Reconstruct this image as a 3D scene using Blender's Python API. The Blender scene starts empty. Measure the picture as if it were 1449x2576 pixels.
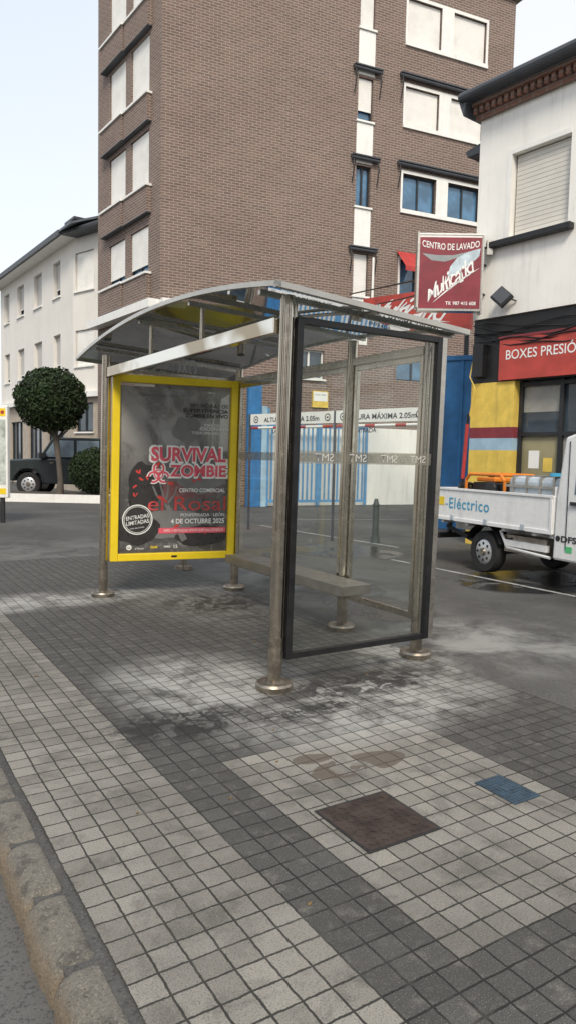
import bpy, math, random
from mathutils import Matrix, Vector, noise
random.seed(7)
SC=bpy.context.scene; COL=SC.collection
SC.view_settings.view_transform='Standard'; SC.view_settings.look='None'; SC.view_settings.exposure=0
A32=math.radians(32)
W={}   # world matrices by object name

# ------------------------------------------------------------ materials
def newmat(name):
    m=bpy.data.materials.new(name); m.use_nodes=True
    nt=m.node_tree; b=nt.nodes["Principled BSDF"]; return m,nt,b
class N:
    def __init__(s,nt): s.nt=nt
    def n(s,t,**k):
        x=s.nt.nodes.new(t)
        for a,v in k.items(): setattr(x,a,v)
        return x
    def l(s,a,b): s.nt.links.new(a,b)
    def put(s,sock,v):
        if isinstance(v,bpy.types.NodeSocket): s.l(v,sock)
        else: sock.default_value=v
    def m(s,op,a,b=None,c=None,clamp=False):
        x=s.n("ShaderNodeMath",operation=op,use_clamp=clamp); s.put(x.inputs[0],a)
        if b is not None: s.put(x.inputs[1],b)
        if c is not None: s.put(x.inputs[2],c)
        return x.outputs[0]
    def mix(s,f,a,b,mode='MIX'):
        x=s.n("ShaderNodeMix",data_type='RGBA',blend_type=mode); s.put(x.inputs[0],f)
        s.put(x.inputs[6],a if isinstance(a,bpy.types.NodeSocket) else c4(a)); s.put(x.inputs[7],b if isinstance(b,bpy.types.NodeSocket) else c4(b)); return x.outputs[2]
    def noise(s,vec,scale,detail=4,rough=.6,dist=0):
        x=s.n("ShaderNodeTexNoise"); s.l(vec,x.inputs['Vector']); x.inputs['Scale'].default_value=scale
        x.inputs['Detail'].default_value=detail; x.inputs['Roughness'].default_value=rough; x.inputs['Distortion'].default_value=dist
        return x.outputs[0]
    def ramp(s,v,a,b,c=0.,d=1.):
        x=s.n("ShaderNodeMapRange",interpolation_type='SMOOTHSTEP'); s.put(x.inputs[0],v)
        for i,q in enumerate((a,b,c,d)): x.inputs[i+1].default_value=q
        return x.outputs[0]
    def obj(s): return s.n("ShaderNodeTexCoord").outputs['Object']
    def xyz(s,v):
        x=s.n("ShaderNodeSeparateXYZ"); s.l(v,x.inputs[0]); return x.outputs
    def comb(s,x,y,z=0.):
        c=s.n("ShaderNodeCombineXYZ")
        for i,q in enumerate((x,y,z)): s.put(c.inputs[i],q)
        return c.outputs[0]
    def bump(s,h,strength,dist,bs):
        x=s.n("ShaderNodeBump"); x.inputs['Strength'].default_value=strength; x.inputs['Distance'].default_value=dist
        s.l(h,x.inputs['Height']); s.l(x.outputs[0],bs.inputs['Normal'])
    def blob(s,X,Y,cx,cy,rx,ry,soft=1.):
        a=s.m('DIVIDE',s.m('SUBTRACT',X,cx),rx); b=s.m('DIVIDE',s.m('SUBTRACT',Y,cy),ry)
        d=s.m('ADD',s.m('MULTIPLY',a,a),s.m('MULTIPLY',b,b))
        return s.ramp(d,0.,1.,1.,0.)
    def fresnel(s,ior):
        g=s.n("ShaderNodeNewGeometry"); x=s.n("ShaderNodeFresnel")
        s.l(s.m('ADD',ior,s.m('MULTIPLY',g.outputs['Backfacing'],1./ior-ior)),x.inputs[0]); return x.outputs[0]
def c4(c): return tuple(c)+((1.,) if len(c)==3 else ())
def plain(name,col,rough=.6,metal=0.,var=.18,scale=3.,bump=.0,bscale=40,grime=0.):
    m,nt,b=newmat(name); n=N(nt); o=n.obj()
    a=n.noise(o,scale,5,.65); f=n.ramp(a,.3,.7)
    c=n.mix(f,[x*(1-var) for x in col],[min(1,x*(1+var*.6)) for x in col])
    if grime>0:
        X=n.xyz(o); st=n.noise(n.comb(n.m('MULTIPLY',X[0],6.),n.m('MULTIPLY',X[1],6.),n.m('MULTIPLY',X[2],.7)),1.,5,.7)
        c=n.mix(n.m('MULTIPLY',n.ramp(st,.48,.75),grime),c,(.09,.08,.07))
    nt.links.new(c,b.inputs['Base Color']); b.inputs['Roughness'].default_value=rough; b.inputs['Metallic'].default_value=metal
    if rough<.6:
        r=n.ramp(n.noise(o,scale*4,4),.3,.7,rough*.8,min(1,rough*1.35)); nt.links.new(r,b.inputs['Roughness'])
    if bump>0: n.bump(n.noise(o,bscale,4),bump,.01,b)
    return m
def brickmat(name,c1,c2,mort,w=.25,h=.078,ms=.011,streak=.3):
    m,nt,b=newmat(name); n=N(nt); o=n.obj(); X=n.xyz(o)
    v=n.comb(n.m('ADD',X[0],X[1]),X[2])
    t=n.n("ShaderNodeTexBrick"); n.l(v,t.inputs['Vector'])
    t.inputs['Scale'].default_value=1; t.inputs['Mortar Size'].default_value=ms; t.inputs['Brick Width'].default_value=w; t.inputs['Row Height'].default_value=h
    t.inputs['Color1'].default_value=c4(c1); t.inputs['Color2'].default_value=c4(c2); t.inputs['Mortar'].default_value=c4(mort); t.inputs['Mortar Smooth'].default_value=.2
    big=n.ramp(n.noise(n.comb(n.m('MULTIPLY',X[0],.5),X[2]),.7,5,.6),.3,.75)
    c=n.mix(n.m('MULTIPLY',big,streak),t.outputs[0],(.5,.44,.40),'MULTIPLY')
    fine=n.noise(n.comb(n.m('MULTIPLY',X[0],1.2),n.m('MULTIPLY',X[2],9.)),2.,3)
    c=n.mix(n.m('MULTIPLY',n.ramp(fine,.5,.72),.22),c,(.38,.32,.28))
    n.l(c,b.inputs['Base Color']); b.inputs['Roughness'].default_value=.85
    n.bump(n.m('SUBTRACT',1.,t.outputs['Fac']),.4,.008,b)
    return m
def glassmat(name,tint=(.90,.94,.92),refl=1.,ior=1.5,dirt=.05,rough=.01,dcol=(.6,.6,.57)):
    m=bpy.data.materials.new(name); m.use_nodes=True; nt=m.node_tree; nt.nodes.clear(); n=N(nt)
    out=n.n("ShaderNodeOutputMaterial"); t=n.n("ShaderNodeBsdfTransparent"); t.inputs[0].default_value=c4(tint)
    g=n.n("ShaderNodeBsdfGlossy"); g.inputs['Roughness'].default_value=rough; g.inputs[0].default_value=(.95,.97,1,1)
    mx=n.n("ShaderNodeMixShader"); n.l(n.m('MULTIPLY',n.fresnel(ior),refl,clamp=True),mx.inputs[0]); n.l(t.outputs[0],mx.inputs[1]); n.l(g.outputs[0],mx.inputs[2])
    d=n.n("ShaderNodeBsdfDiffuse"); d.inputs[0].default_value=c4(dcol)
    o=n.obj(); f=n.m('MULTIPLY',n.ramp(n.noise(o,2.5,6,.7),.3,.8,.3,1.),dirt)
    m2=n.n("ShaderNodeMixShader"); n.l(f,m2.inputs[0]); n.l(mx.outputs[0],m2.inputs[1]); n.l(d.outputs[0],m2.inputs[2]); n.l(m2.outputs[0],out.inputs[0])
    return m
def panemat(name,col=(.03,.045,.06)):
    m,nt,b=newmat(name); n=N(nt); o=n.obj()
    c=n.mix(n.ramp(n.noise(o,1.3,3),.35,.65),col,[x*1.8 for x in col]); n.l(c,b.inputs['Base Color'])
    b.inputs['Roughness'].default_value=.04; b.inputs['Specular IOR Level'].default_value=.9
    n.bump(n.noise(o,1.5,2),.06,.05,b)
    return m
def slatmat(name,col,pitch=.05,axis=2,rough=.5,depth=.5):
    m,nt,b=newmat(name); n=N(nt); o=n.obj(); X=n.xyz(o)
    f=n.m('FRACT',n.m('DIVIDE',X[axis],pitch)); e=n.ramp(f,.0,.22)
    c=n.mix(e,[x*(1-depth) for x in col],col); c=n.mix(n.m('MULTIPLY',n.ramp(n.noise(o,2.,4),.4,.7),.15),c,(.3,.28,.25))
    n.l(c,b.inputs['Base Color']); b.inputs['Roughness'].default_value=rough; n.bump(e,.5,.01,b); return m

M_brick=brickmat("brown_brick",(.195,.126,.101),(.138,.092,.076),(.33,.285,.245))
M_brick2=brickmat("orange_brick",(.25,.12,.08),(.2,.1,.07),(.25,.22,.2))
M_white=plain("white_render",(.85,.83,.78),.85,var=.06,scale=.8,bump=.15,grime=.2)
M_white2=plain("offwhite_render",(.73,.70,.65),.9,var=.05,scale=.6,grime=.12)
M_trim=plain("white_trim",(.82,.81,.77),.6,var=.06,grime=.15)
M_beige=plain("beige_render",(.42,.36,.29),.85,var=.15)
M_shut=slatmat("roller_shutter_slats",(.84,.82,.77),.055,2,.5,.12)
M_shut2=slatmat("grey_roller_shutter",(.66,.63,.57),.075,2,.5,.3)
M_shut3=slatmat("dull_roller_shutter",(.50,.48,.45),.06,2,.5,.25)
M_pane=panemat("window_pane"); M_paneb=panemat("blue_reflection_pane",(.05,.12,.2)); M_panec=panemat("car_glass",(.16,.21,.25))  # blue base colour stands in for bluish reflections in the block's windows
M_black=plain("black_paint",(.012,.012,.013),.4,var=.3)
M_dark=plain("dark_metal",(.03,.032,.035),.45,metal=.2)
M_slate=plain("slate_gutter",(.06,.065,.075),.5)
M_roof=plain("grey_roofing",(.13,.15,.18),.7)
M_steel=plain("brushed_steel",(.56,.51,.43),.21,metal=1.,var=.12,scale=4)
M_steeld=plain("dull_steel",(.33,.29,.24),.38,metal=.9,var=.35,scale=9)
M_alu=plain("aluminium_trim",(.50,.47,.42),.25,metal=.9,var=.12)
M_bench=plain("bench_steel",(.34,.32,.285),.36,metal=.85,var=.12,scale=4)
def polished():
    # polished steel tube, very slightly buckled to bend reflections; broken bronze and bright ones are painted into its colour
    m,nt,b=newmat("polished_steel"); n=N(nt); o=n.obj(); X=n.xyz(o)
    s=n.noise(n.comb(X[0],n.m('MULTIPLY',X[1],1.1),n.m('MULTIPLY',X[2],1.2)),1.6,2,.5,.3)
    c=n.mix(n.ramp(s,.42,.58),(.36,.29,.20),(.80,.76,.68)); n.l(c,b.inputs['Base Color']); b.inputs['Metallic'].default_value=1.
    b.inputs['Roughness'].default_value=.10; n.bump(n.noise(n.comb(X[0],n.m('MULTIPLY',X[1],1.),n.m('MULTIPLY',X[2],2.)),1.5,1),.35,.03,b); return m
M_steel2=polished()
M_yel=plain("yellow_paint",(.85,.62,.02),.38,var=.08)
M_yel2=plain("faded_yellow_paint",(.74,.53,.10),.8,var=.15,grime=.3)
M_red=plain("red_paint",(.42,.04,.035),.5,var=.15)
M_redsign=plain("faded_red_sign",(.46,.06,.045),.45,var=.2)
M_wine=plain("wine_red_sign",(.23,.022,.036),.4,var=.2,grime=.12)
M_maroon=plain("maroon_paint",(.22,.035,.045),.8)
M_lblue=plain("pale_blue_paint",(.32,.47,.58),.8)
M_swoosh=plain("pale_swoosh",(.50,.60,.66),.5,var=.25,scale=8)
M_blue=plain("blue_paint",(.03,.17,.40),.55,var=.25,grime=.25)
M_glass=glassmat("clear_glass",(.955,.98,.965),.62,dirt=.02)
M_band=glassmat("frosted_band",(.72,.71,.67),.6,dirt=.62,rough=.3,dcol=(.38,.36,.31))
M_lett=plain("white_lettering",(.82,.82,.80),.5,var=.03)
M_lettg=plain("frosted_lettering",(.62,.62,.58),.5,var=.03)
M_lettd=plain("dark_lettering",(.02,.02,.025),.5,var=.03)
M_truck=plain("white_car_paint",(.82,.82,.81),.25,var=.05,grime=.12)
M_tyre=plain("tyre_rubber",(.02,.02,.02),.85,bump=.2)
M_rim=plain("silver_wheel_rim",(.55,.56,.57),.35,metal=.6)
M_suv=plain("dark_grey_car_paint",(.035,.045,.047),.12,var=.1)
M_orange=plain("orange_paint",(.75,.22,.02),.4)
M_grey=plain("light_grey_plastic",(.46,.52,.57),.4)
M_blt=plain("blue_lettering",(.05,.33,.52),.5,var=.05)
M_green=plain("green_sticker",(.1,.5,.2),.5)
M_bark=plain("bark",(.10,.085,.07),.9,bump=.6,bscale=25)
M_soil=plain("soil",(.08,.065,.05),.95,bump=.6)
M_rust=plain("rusty_iron",(.060,.043,.036),.7,metal=.3,var=.45,scale=12,bump=.4,bscale=80)
M_bluelid=plain("blue_lid",(.034,.062,.090),.65,var=.35,scale=20)
M_pole=plain("bollard_paint",(.05,.06,.055),.5)

def leafmat(name,c1,c2):
    m,nt,b=newmat(name); n=N(nt); o=n.obj()
    c=n.mix(n.ramp(n.noise(o,9.,3),.35,.65),c1,c2); c=n.mix(n.m('MULTIPLY',n.ramp(n.noise(o,2.2,3),.4,.65),.6),c,[x*.4 for x in c1])
    n.l(c,b.inputs['Base Color']); b.inputs['Roughness'].default_value=.6; b.inputs['Specular IOR Level'].default_value=.25; return m
M_leaf=leafmat("leaves",(.014,.028,.009),(.034,.060,.018))

def smoky():
    m=bpy.data.materials.new("smoky_roof_panel"); m.use_nodes=True; nt=m.node_tree; nt.nodes.clear(); n=N(nt)
    out=n.n("ShaderNodeOutputMaterial"); t=n.n("ShaderNodeBsdfTransparent"); t.inputs[0].default_value=(.10,.13,.13,1)
    g=n.n("ShaderNodeBsdfGlossy"); g.inputs['Roughness'].default_value=.02; g.inputs[0].default_value=(.95,.97,1,1)
    d=n.n("ShaderNodeBsdfDiffuse"); d.inputs[0].default_value=(.09,.095,.085,1)
    o=n.obj(); a=n.n("ShaderNodeMixShader"); n.l(n.ramp(n.noise(o,1.2,3),.3,.8,.15,.40),a.inputs[0]); n.l(t.outputs[0],a.inputs[1]); n.l(d.outputs[0],a.inputs[2])
    b=n.n("ShaderNodeMixShader"); n.l(n.m('MULTIPLY',n.fresnel(1.85),1.6,clamp=True),b.inputs[0]); n.l(a.outputs[0],b.inputs[1]); n.l(g.outputs[0],b.inputs[2]); n.l(b.outputs[0],out.inputs[0]); return m
M_smoky=smoky()

def pavmat():
    m,nt,b=newmat("paving_tiles"); n=N(nt); o=n.obj(); X=n.xyz(o); x,y=X[0],X[1]
    t=n.n("ShaderNodeTexBrick"); t.offset=0; t.squash=1
    wob=n.noise(o,1.3,2); wob2=n.noise(o,24.,4,.7)
    wv=n.comb(n.m('ADD',n.m('ADD',x,-.65),n.m('ADD',n.m('MULTIPLY',n.m('SUBTRACT',wob,.5),.018),n.m('MULTIPLY',n.m('SUBTRACT',wob2,.5),.012))),n.m('ADD',n.m('ADD',y,-.45),n.m('ADD',n.m('MULTIPLY',n.m('SUBTRACT',wob,.5),-.018),n.m('MULTIPLY',n.m('SUBTRACT',wob2,.5),-.012))))
    n.l(wv,t.inputs['Vector']); t.inputs['Scale'].default_value=1; t.inputs['Mortar Size'].default_value=.0048; t.inputs['Mortar Smooth'].default_value=.5
    t.inputs['Brick Width'].default_value=.1; t.inputs['Row Height'].default_value=.1
    t.inputs['Color1'].default_value=(0,0,0,1); t.inputs['Color2'].default_value=(1,1,1,1); t.inputs['Mortar'].default_value=(.5,.5,.5,1)
    mort=t.outputs['Fac']; rnd=n.xyz(t.outputs['Color'])[0]
    lt=lambda v,k:n.m('LESS_THAN',v,k); gt=lambda v,k:n.m('GREATER_THAN',v,k); mul=lambda a,c:n.m('MULTIPLY',a,c)
    strip=lt(x,1.25); blk=mul(mul(gt(x,1.55),lt(x,2.75)),mul(gt(y,1.45),lt(y,3.05)))
    light=n.m('MAXIMUM',strip,blk)
    fine=n.noise(o,170.,3,.75); med=n.noise(o,12.,6,.7); big=n.noise(o,1.1,6,.65); mid=n.noise(o,3.7,6,.7,.4)
    cd=n.mix(rnd,(.049,.047,.043),(.086,.083,.076)); cl=n.mix(rnd,(.205,.190,.164),(.30,.280,.244))
    c=n.mix(light,cd,cl)
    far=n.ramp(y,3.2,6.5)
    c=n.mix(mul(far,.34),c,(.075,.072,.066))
    c=n.mix(mul(n.ramp(big,.42,.62),.40),c,(.060,.057,.051))
    c=n.mix(mul(n.ramp(mid,.48,.66),.46),c,(.055,.052,.046))
    c=n.mix(mul(n.ramp(med,.5,.75),.42),c,(.26,.245,.215))
    c=n.mix(mul(n.ramp(fine,.5,.66),.62),c,(.028,.026,.023))
    c=n.mix(mul(n.ramp(n.noise(o,240.,2),.58,.74),.5),c,(.52,.49,.44))
    mc=n.mix(light,(.011,.0105,.0095),(.026,.024,.020))
    jn=n.ramp(n.noise(o,2.6,5,.7),.5,.72)      # patches where sand has filled the joints
    mc=n.mix(mul(jn,.6),mc,(.11,.105,.092))
    jag=n.ramp(n.m('ADD',mort,mul(n.m('SUBTRACT',med,.5),1.)),.3,.65)
    c=n.mix(mul(jag,.96),c,mc)
    dn=n.ramp(n.noise(o,3.2,6,.7,.4),.34,.60); dn2=n.ramp(n.noise(o,11.,6,.75),.4,.65)
    dust=n.m('MAXIMUM',n.m('MAXIMUM',n.blob(x,y,2.75,3.35,1.25,.62),n.blob(x,y,1.4,7.35,2.1,.55)),n.m('MAXIMUM',n.blob(x,y,3.9,4.05,.9,.7),n.blob(x,y,2.0,4.2,.8,.9)))
    dust=n.m('MAXIMUM',dust,n.m('MULTIPLY',n.blob(x,y,3.4,6.6,1.2,1.6),.35))
    dust=mul(mul(dust,n.m('MAXIMUM',dn,mul(dn2,.5))),n.m('SUBTRACT',1.,mul(jag,.7)))
    c=n.mix(mul(dust,.82),c,(.41,.405,.38))
    sn=n.ramp(n.noise(o,6.,6,.75,.8),.40,.54)
    st=n.m('MAXIMUM',n.blob(x,y,1.60,3.62,.70,.38),n.m('MAXIMUM',n.blob(x,y,2.95,3.70,1.,.36),n.m('MAXIMUM',n.blob(x,y,3.3,6.5,.9,.7),n.blob(x,y,2.4,3.45,.7,.14))))
    st=mul(mul(st,sn),n.m('ADD',.4,mul(jag,.6)))
    c=n.mix(n.ramp(st,.10,.45,0.,.9),c,(.012,.011,.010))
    br=n.m('MAXIMUM',n.blob(x,y,2.13,2.70,.34,.13),n.blob(x,y,1.98,2.87,.16,.07))
    c=n.mix(n.ramp(mul(br,n.ramp(n.noise(o,5.,3,.5,.3),.3,.6)),.2,.26,0.,.75),c,(.085,.065,.047))
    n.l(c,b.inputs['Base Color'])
    n.l(n.ramp(st,.1,.5,.85,.45),b.inputs['Roughness'])
    h=n.m('ADD',n.m('SUBTRACT',1.,n.m('MULTIPLY',jag,1.)),n.m('ADD',mul(fine,.4),mul(rnd,.12)))
    n.bump(h,.9,.008,b); return m
M_pave=pavmat()
def grdmat():
    m,nt,b=newmat("asphalt"); n=N(nt); o=n.obj(); X=n.xyz(o); x,y=X[0],X[1]; mul=lambda a,c:n.m('MULTIPLY',a,c)
    fine=n.noise(o,120.,3,.7); big=n.noise(o,.55,6,.6); med=n.noise(o,5.,6,.7)
    c=n.mix(n.ramp(big,.3,.7),(.046,.044,.041),(.092,.089,.083))
    c=n.mix(mul(n.ramp(med,.5,.7),.35),c,(.15,.146,.135)); c=n.mix(mul(n.ramp(fine,.5,.75),.5),c,(.2,.195,.18))
    road=n.m('LESS_THAN',x,.52); c=n.mix(mul(road,.45),c,(.15,.148,.142)); c=n.mix(mul(n.ramp(n.noise(o,90.,2,.6),.52,.66),.6),c,(.025,.025,.025))
    vo=n.n("ShaderNodeTexVoronoi",feature='DISTANCE_TO_EDGE'); vo.inputs['Scale'].default_value=.35
    n.l(n.comb(n.m('ADD',x,mul(med,.9)),n.m('ADD',y,mul(big,2.))),vo.inputs['Vector'])
    c=n.mix(n.ramp(vo.outputs[0],.0,.010,.55,0.),c,(.02,.02,.02))
    dn=n.ramp(n.noise(o,1.6,6,.7,.5),.35,.65)
    dust=mul(n.m('MAXIMUM',n.blob(x,y,4.5,4.1,1.3,1.1),n.m('MAXIMUM',mul(n.blob(x,y,4.7,7.,1.2,2.6),.45),mul(n.blob(x,y,1.5,11.,4.,2.),.3))),dn)
    c=n.mix(mul(dust,.6),c,(.40,.40,.375))
    wn=n.ramp(n.noise(o,1.9,5,.65,.6),.38,.52)
    wet=mul(n.m('MAXIMUM',n.blob(x,y,7.45,6.0,1.4,1.0),n.m('MAXIMUM',mul(n.blob(x,y,7.0,9.3,1.2,1.4),.6),n.blob(x,y,4.6,5.6,.6,.8))),wn)
    wetm=n.ramp(wet,.12,.45); c=n.mix(mul(wetm,.88),c,(.009,.009,.009))
    n.l(c,b.inputs['Base Color']); n.l(n.ramp(wetm,.0,1.,.85,.26),b.inputs['Roughness'])
    n.bump(mul(n.m('ADD',fine,mul(med,.6)),n.m('SUBTRACT',1.,mul(wetm,.5))),.5,.006,b); return m
M_grd=grdmat()
def kerbmat():
    m,nt,b=newmat("kerb_stone"); n=N(nt); o=n.obj(); X=n.xyz(o)
    g=n.n("ShaderNodeNewGeometry"); nz=n.xyz(g.outputs['Normal'])[2]
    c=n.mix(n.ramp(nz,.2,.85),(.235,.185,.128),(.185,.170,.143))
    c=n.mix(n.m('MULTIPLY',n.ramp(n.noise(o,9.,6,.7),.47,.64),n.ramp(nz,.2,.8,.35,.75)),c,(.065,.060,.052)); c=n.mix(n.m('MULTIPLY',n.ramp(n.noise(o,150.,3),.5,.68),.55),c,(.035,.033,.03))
    c=n.mix(n.m('MULTIPLY',n.ramp(n.noise(o,110.,3),.54,.7),.5),c,(.40,.36,.29))
    n.l(c,b.inputs['Base Color']); b.inputs['Roughness'].default_value=.92; n.bump(n.noise(o,60.,6,.7),.9,.012,b); return m
M_kerb=kerbmat()
def postermat():
    m,nt,b=newmat("poster_print"); n=N(nt); o=n.obj(); X=n.xyz(o)
    f=n.noise(o,2.6,5,.6,.5); c=n.mix(n.ramp(X[2],.8,2.1),(.075,.072,.072),(.34,.335,.325))  # print grows paler upward, partly to stand for a pale building's reflection
    c=n.mix(n.m('MULTIPLY',n.ramp(f,.42,.62),.7),c,(.07,.066,.066)); c=n.mix(n.m('MULTIPLY',n.ramp(n.noise(o,7.,5,.7,1.),.5,.68),.45),c,(.34,.33,.32))
    d=n.m('ADD',n.m('POWER',n.m('DIVIDE',n.m('SUBTRACT',X[0],.80),.55),2.),n.m('POWER',n.m('DIVIDE',n.m('SUBTRACT',X[2],1.12),.13),2.))
    c=n.mix(n.ramp(d,0.,1.,.5,0.),c,(.30,.05,.05))
    n.l(c,b.inputs['Base Color']); b.inputs['Roughness'].default_value=.35; b.inputs['Coat Weight'].default_value=1.; b.inputs['Coat IOR'].default_value=1.9; b.inputs['Coat Roughness'].default_value=.005; return m
M_poster=postermat()
M_pink=plain("poster_red",(.74,.11,.15),.35,var=.2,scale=8); M_petal=plain("petal_red",(.6,.06,.05),.35); M_pgrey=plain("poster_grey",(.19,.185,.18),.35)
M_rosal=plain("poster_dim_red",(.52,.07,.07),.35,var=.3,scale=6)

# ------------------------------------------------------------ mesh builder
class MB:
    def __init__(s): s.v=[];s.f=[];s.mi=[];s.mats=[]
    def mi_(s,m):
        if m not in s.mats: s.mats.append(m)
        return s.mats.index(m)
    def add(s,vs,fs,mat,M=None):
        k=len(s.v); i=s.mi_(mat)
        for p in vs:
            p=Vector(p); s.v.append(tuple(M@p) if M else tuple(p))
        for f in fs: s.f.append(tuple(k+j for j in f)); s.mi.append(i)
    def box(s,x0,x1,y0,y1,z0,z1,mat,M=None):
        vs=[(x,y,z) for z in (z0,z1) for y in (y0,y1) for x in (x0,x1)]
        s.add(vs,[(0,2,3,1),(4,5,7,6),(0,1,5,4),(2,6,7,3),(0,4,6,2),(1,3,7,5)],mat,M)
    def cyl(s,p0,p1,r0,r1,mat,n=16,caps=True):
        p0=Vector(p0);p1=Vector(p1);d=(p1-p0).normalized(); a=d.orthogonal().normalized(); b=d.cross(a); k=[]
        for p,r in((p0,r0),(p1,r1)):
            for i in range(n):
                t=2*math.pi*i/n; k.append(p+a*(r*math.cos(t))+b*(r*math.sin(t)))
        fs=[(i,(i+1)%n,n+(i+1)%n,n+i) for i in range(n)]
        if caps: fs+=[tuple(range(n-1,-1,-1)),tuple(range(n,2*n))]
        s.add(k,fs,mat)
    def tube(s,pts,r,mat,n=8):
        for a,b in zip(pts[:-1],pts[1:]): s.cyl(a,b,r,r,mat,n)
    def prism(s,poly,y0,y1,mat,M=None):
        n=len(poly); vs=[(p[0],y0,p[1]) for p in poly]+[(p[0],y1,p[1]) for p in poly]
        s.add(vs,[tuple(range(n)),tuple(range(2*n-1,n-1,-1))]+[((i+1)%n,i,n+i,n+(i+1)%n) for i in range(n)],mat,M)
    def build(s,name,parent=None,world=None,bevel=0,smooth=False,origin=None):
        me=bpy.data.meshes.new(name)
        O=Vector(origin) if origin else Vector((0,0,0))
        me.from_pydata([tuple(Vector(p)-O) for p in s.v],[],s.f); 
        for m in s.mats: me.materials.append(m)
        for i,p in enumerate(me.polygons): p.material_index=s.mi[i]
        me.update()
        import bmesh
        bm=bmesh.new(); bm.from_mesh(me); bmesh.ops.recalc_face_normals(bm,faces=bm.faces); bm.to_mesh(me); bm.free()
        o=bpy.data.objects.new(name,me); COL.objects.link(o)
        w=(world or (W[parent.name] if parent else Matrix())) @ Matrix.Translation(O)
        place(o,parent,w)
        if smooth:
            for p in me.polygons: p.use_smooth=True
            try: me.set_sharp_from_angle(angle=math.radians(40))
            except Exception: pass
        if bevel:
            b=o.modifiers.new("b",'BEVEL'); b.width=bevel; b.segments=2; b.limit_method='ANGLE'
        return o
def place(o,parent,w):
    W[o.name]=w.copy()
    if parent: o.parent=parent; o.matrix_local=W[parent.name].inverted()@w
    else: o.matrix_world=w
def empty(name,w,label,cat,group=None):
    o=bpy.data.objects.new(name,None); o.empty_display_size=.3; COL.objects.link(o); place(o,None,w); tag(o,label,cat,group); return o
def tag(o,label,cat,group=None):
    o["label"]=label; o["category"]=cat
    if group: o["group"]=group
def struct(o): o["kind"]="structure"; return o
def frame(ax,ay,dx,dy,z=0):
    d=Vector((dx,dy,0)).normalized(); y=Vector((-d.y,d.x,0))
    return Matrix(((d.x,y.x,0,ax),(d.y,y.y,0,ay),(0,0,1,z),(0,0,0,1)))
LOC=frame(0,0,math.cos(A32),math.sin(A32))
def text(name,body,x,z,y,width,mat,parent,world,height=None,shear=0,mirror=False,bold=0.,rot=0,space=1.,arch=0.):
    c=bpy.data.curves.new("t",'FONT'); c.body=body; c.size=1; c.shear=shear; c.offset=bold; c.extrude=0; c.align_x='CENTER'; c.resolution_u=4; c.space_character=space
    t=bpy.data.objects.new("t",c); COL.objects.link(t); bpy.context.view_layer.update()
    dg=bpy.context.evaluated_depsgraph_get(); me=bpy.data.meshes.new_from_object(t.evaluated_get(dg)); bpy.data.objects.remove(t)
    xs=[v.co.x for v in me.vertices]; ys=[v.co.y for v in me.vertices]
    cx=(min(xs)+max(xs))/2; cy=(min(ys)+max(ys))/2; w=max(xs)-min(xs); h=max(ys)-min(ys)
    sx=width/w; sy=(height/h) if height else sx
    if mirror: sx=-sx
    cr,sr=math.cos(rot),math.sin(rot)
    for v in me.vertices:
        a=(v.co.x-cx)*sx; b=(v.co.y-cy)*sy+arch*(2*a/width)**2 if arch else (v.co.y-cy)*sy
        v.co=(a*cr-b*sr,0,a*sr+b*cr)
    me.materials.clear(); me.materials.append(mat)
    o=bpy.data.objects.new(name,me); COL.objects.link(o)
    place(o,parent,world@Matrix.Translation((x,y,z))); return o
def brush(name,body,x,z,y,width,mat,parent,world,height,rot):
    # hand-painted look: slanted letters whose strokes swell and wobble, with an underline stroke
    o=text(name,body,x,z,y,width,mat,parent,world,height=height,shear=.75,bold=.012,rot=0,space=.86)
    cr,sr=math.cos(rot),math.sin(rot)
    for v in o.data.vertices:
        a,b=v.co.x,v.co.z
        k=1+.25*math.sin(a/width*5+.6); b=b*k+height*.07*math.sin(a/width*26); a+=height*.04*math.sin(b/height*9+a/width*15)
        v.co=(a*cr-b*sr,0,a*sr+b*cr)
    mb=MB(); n=14; V=[];F=[]
    for i in range(n+1):
        t=i/n; a=(-.42+.95*t)*width; b=-height*.62+height*.12*math.sin(t*3); th=height*.055*math.sin(math.pi*t)+.002
        for q in (b-th,b+th): V.append((x+a*cr-q*sr,y,z+a*sr+q*cr))
    F=[(2*i,2*i+2,2*i+3,2*i+1) for i in range(n)]; mb.add(V,F,mat); mb.build("brush_stroke",parent,world)

# ------------------------------------------------------------ wall with openings
def wall(mb,L,z0,z1,holes,mat,depth=.22,s0=0.):
    xs=sorted({s0,L}|{h[0] for h in holes}|{h[1] for h in holes}); zs=sorted({z0,z1}|{h[2] for h in holes}|{h[3] for h in holes})
    xs=[x for x in xs if s0<=x<=L]; zs=[z for z in zs if z0<=z<=z1]
    for i in range(len(xs)-1):
        for j in range(len(zs)-1):
            cx=(xs[i]+xs[i+1])/2; cz=(zs[j]+zs[j+1])/2
            if any(h[0]<cx<h[1] and h[2]<cz<h[3] for h in holes): continue
            mb.add([(xs[i],0,zs[j]),(xs[i+1],0,zs[j]),(xs[i+1],0,zs[j+1]),(xs[i],0,zs[j+1])],[(0,1,2,3)],mat)
    for a,b,c,d in holes:
        mb.add([(a,0,c),(b,0,c),(b,0,d),(a,0,d),(a,depth,c),(b,depth,c),(b,depth,d),(a,depth,d)],[(0,1,5,4),(1,2,6,5),(2,3,7,6),(3,0,4,7)],mat)
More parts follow.
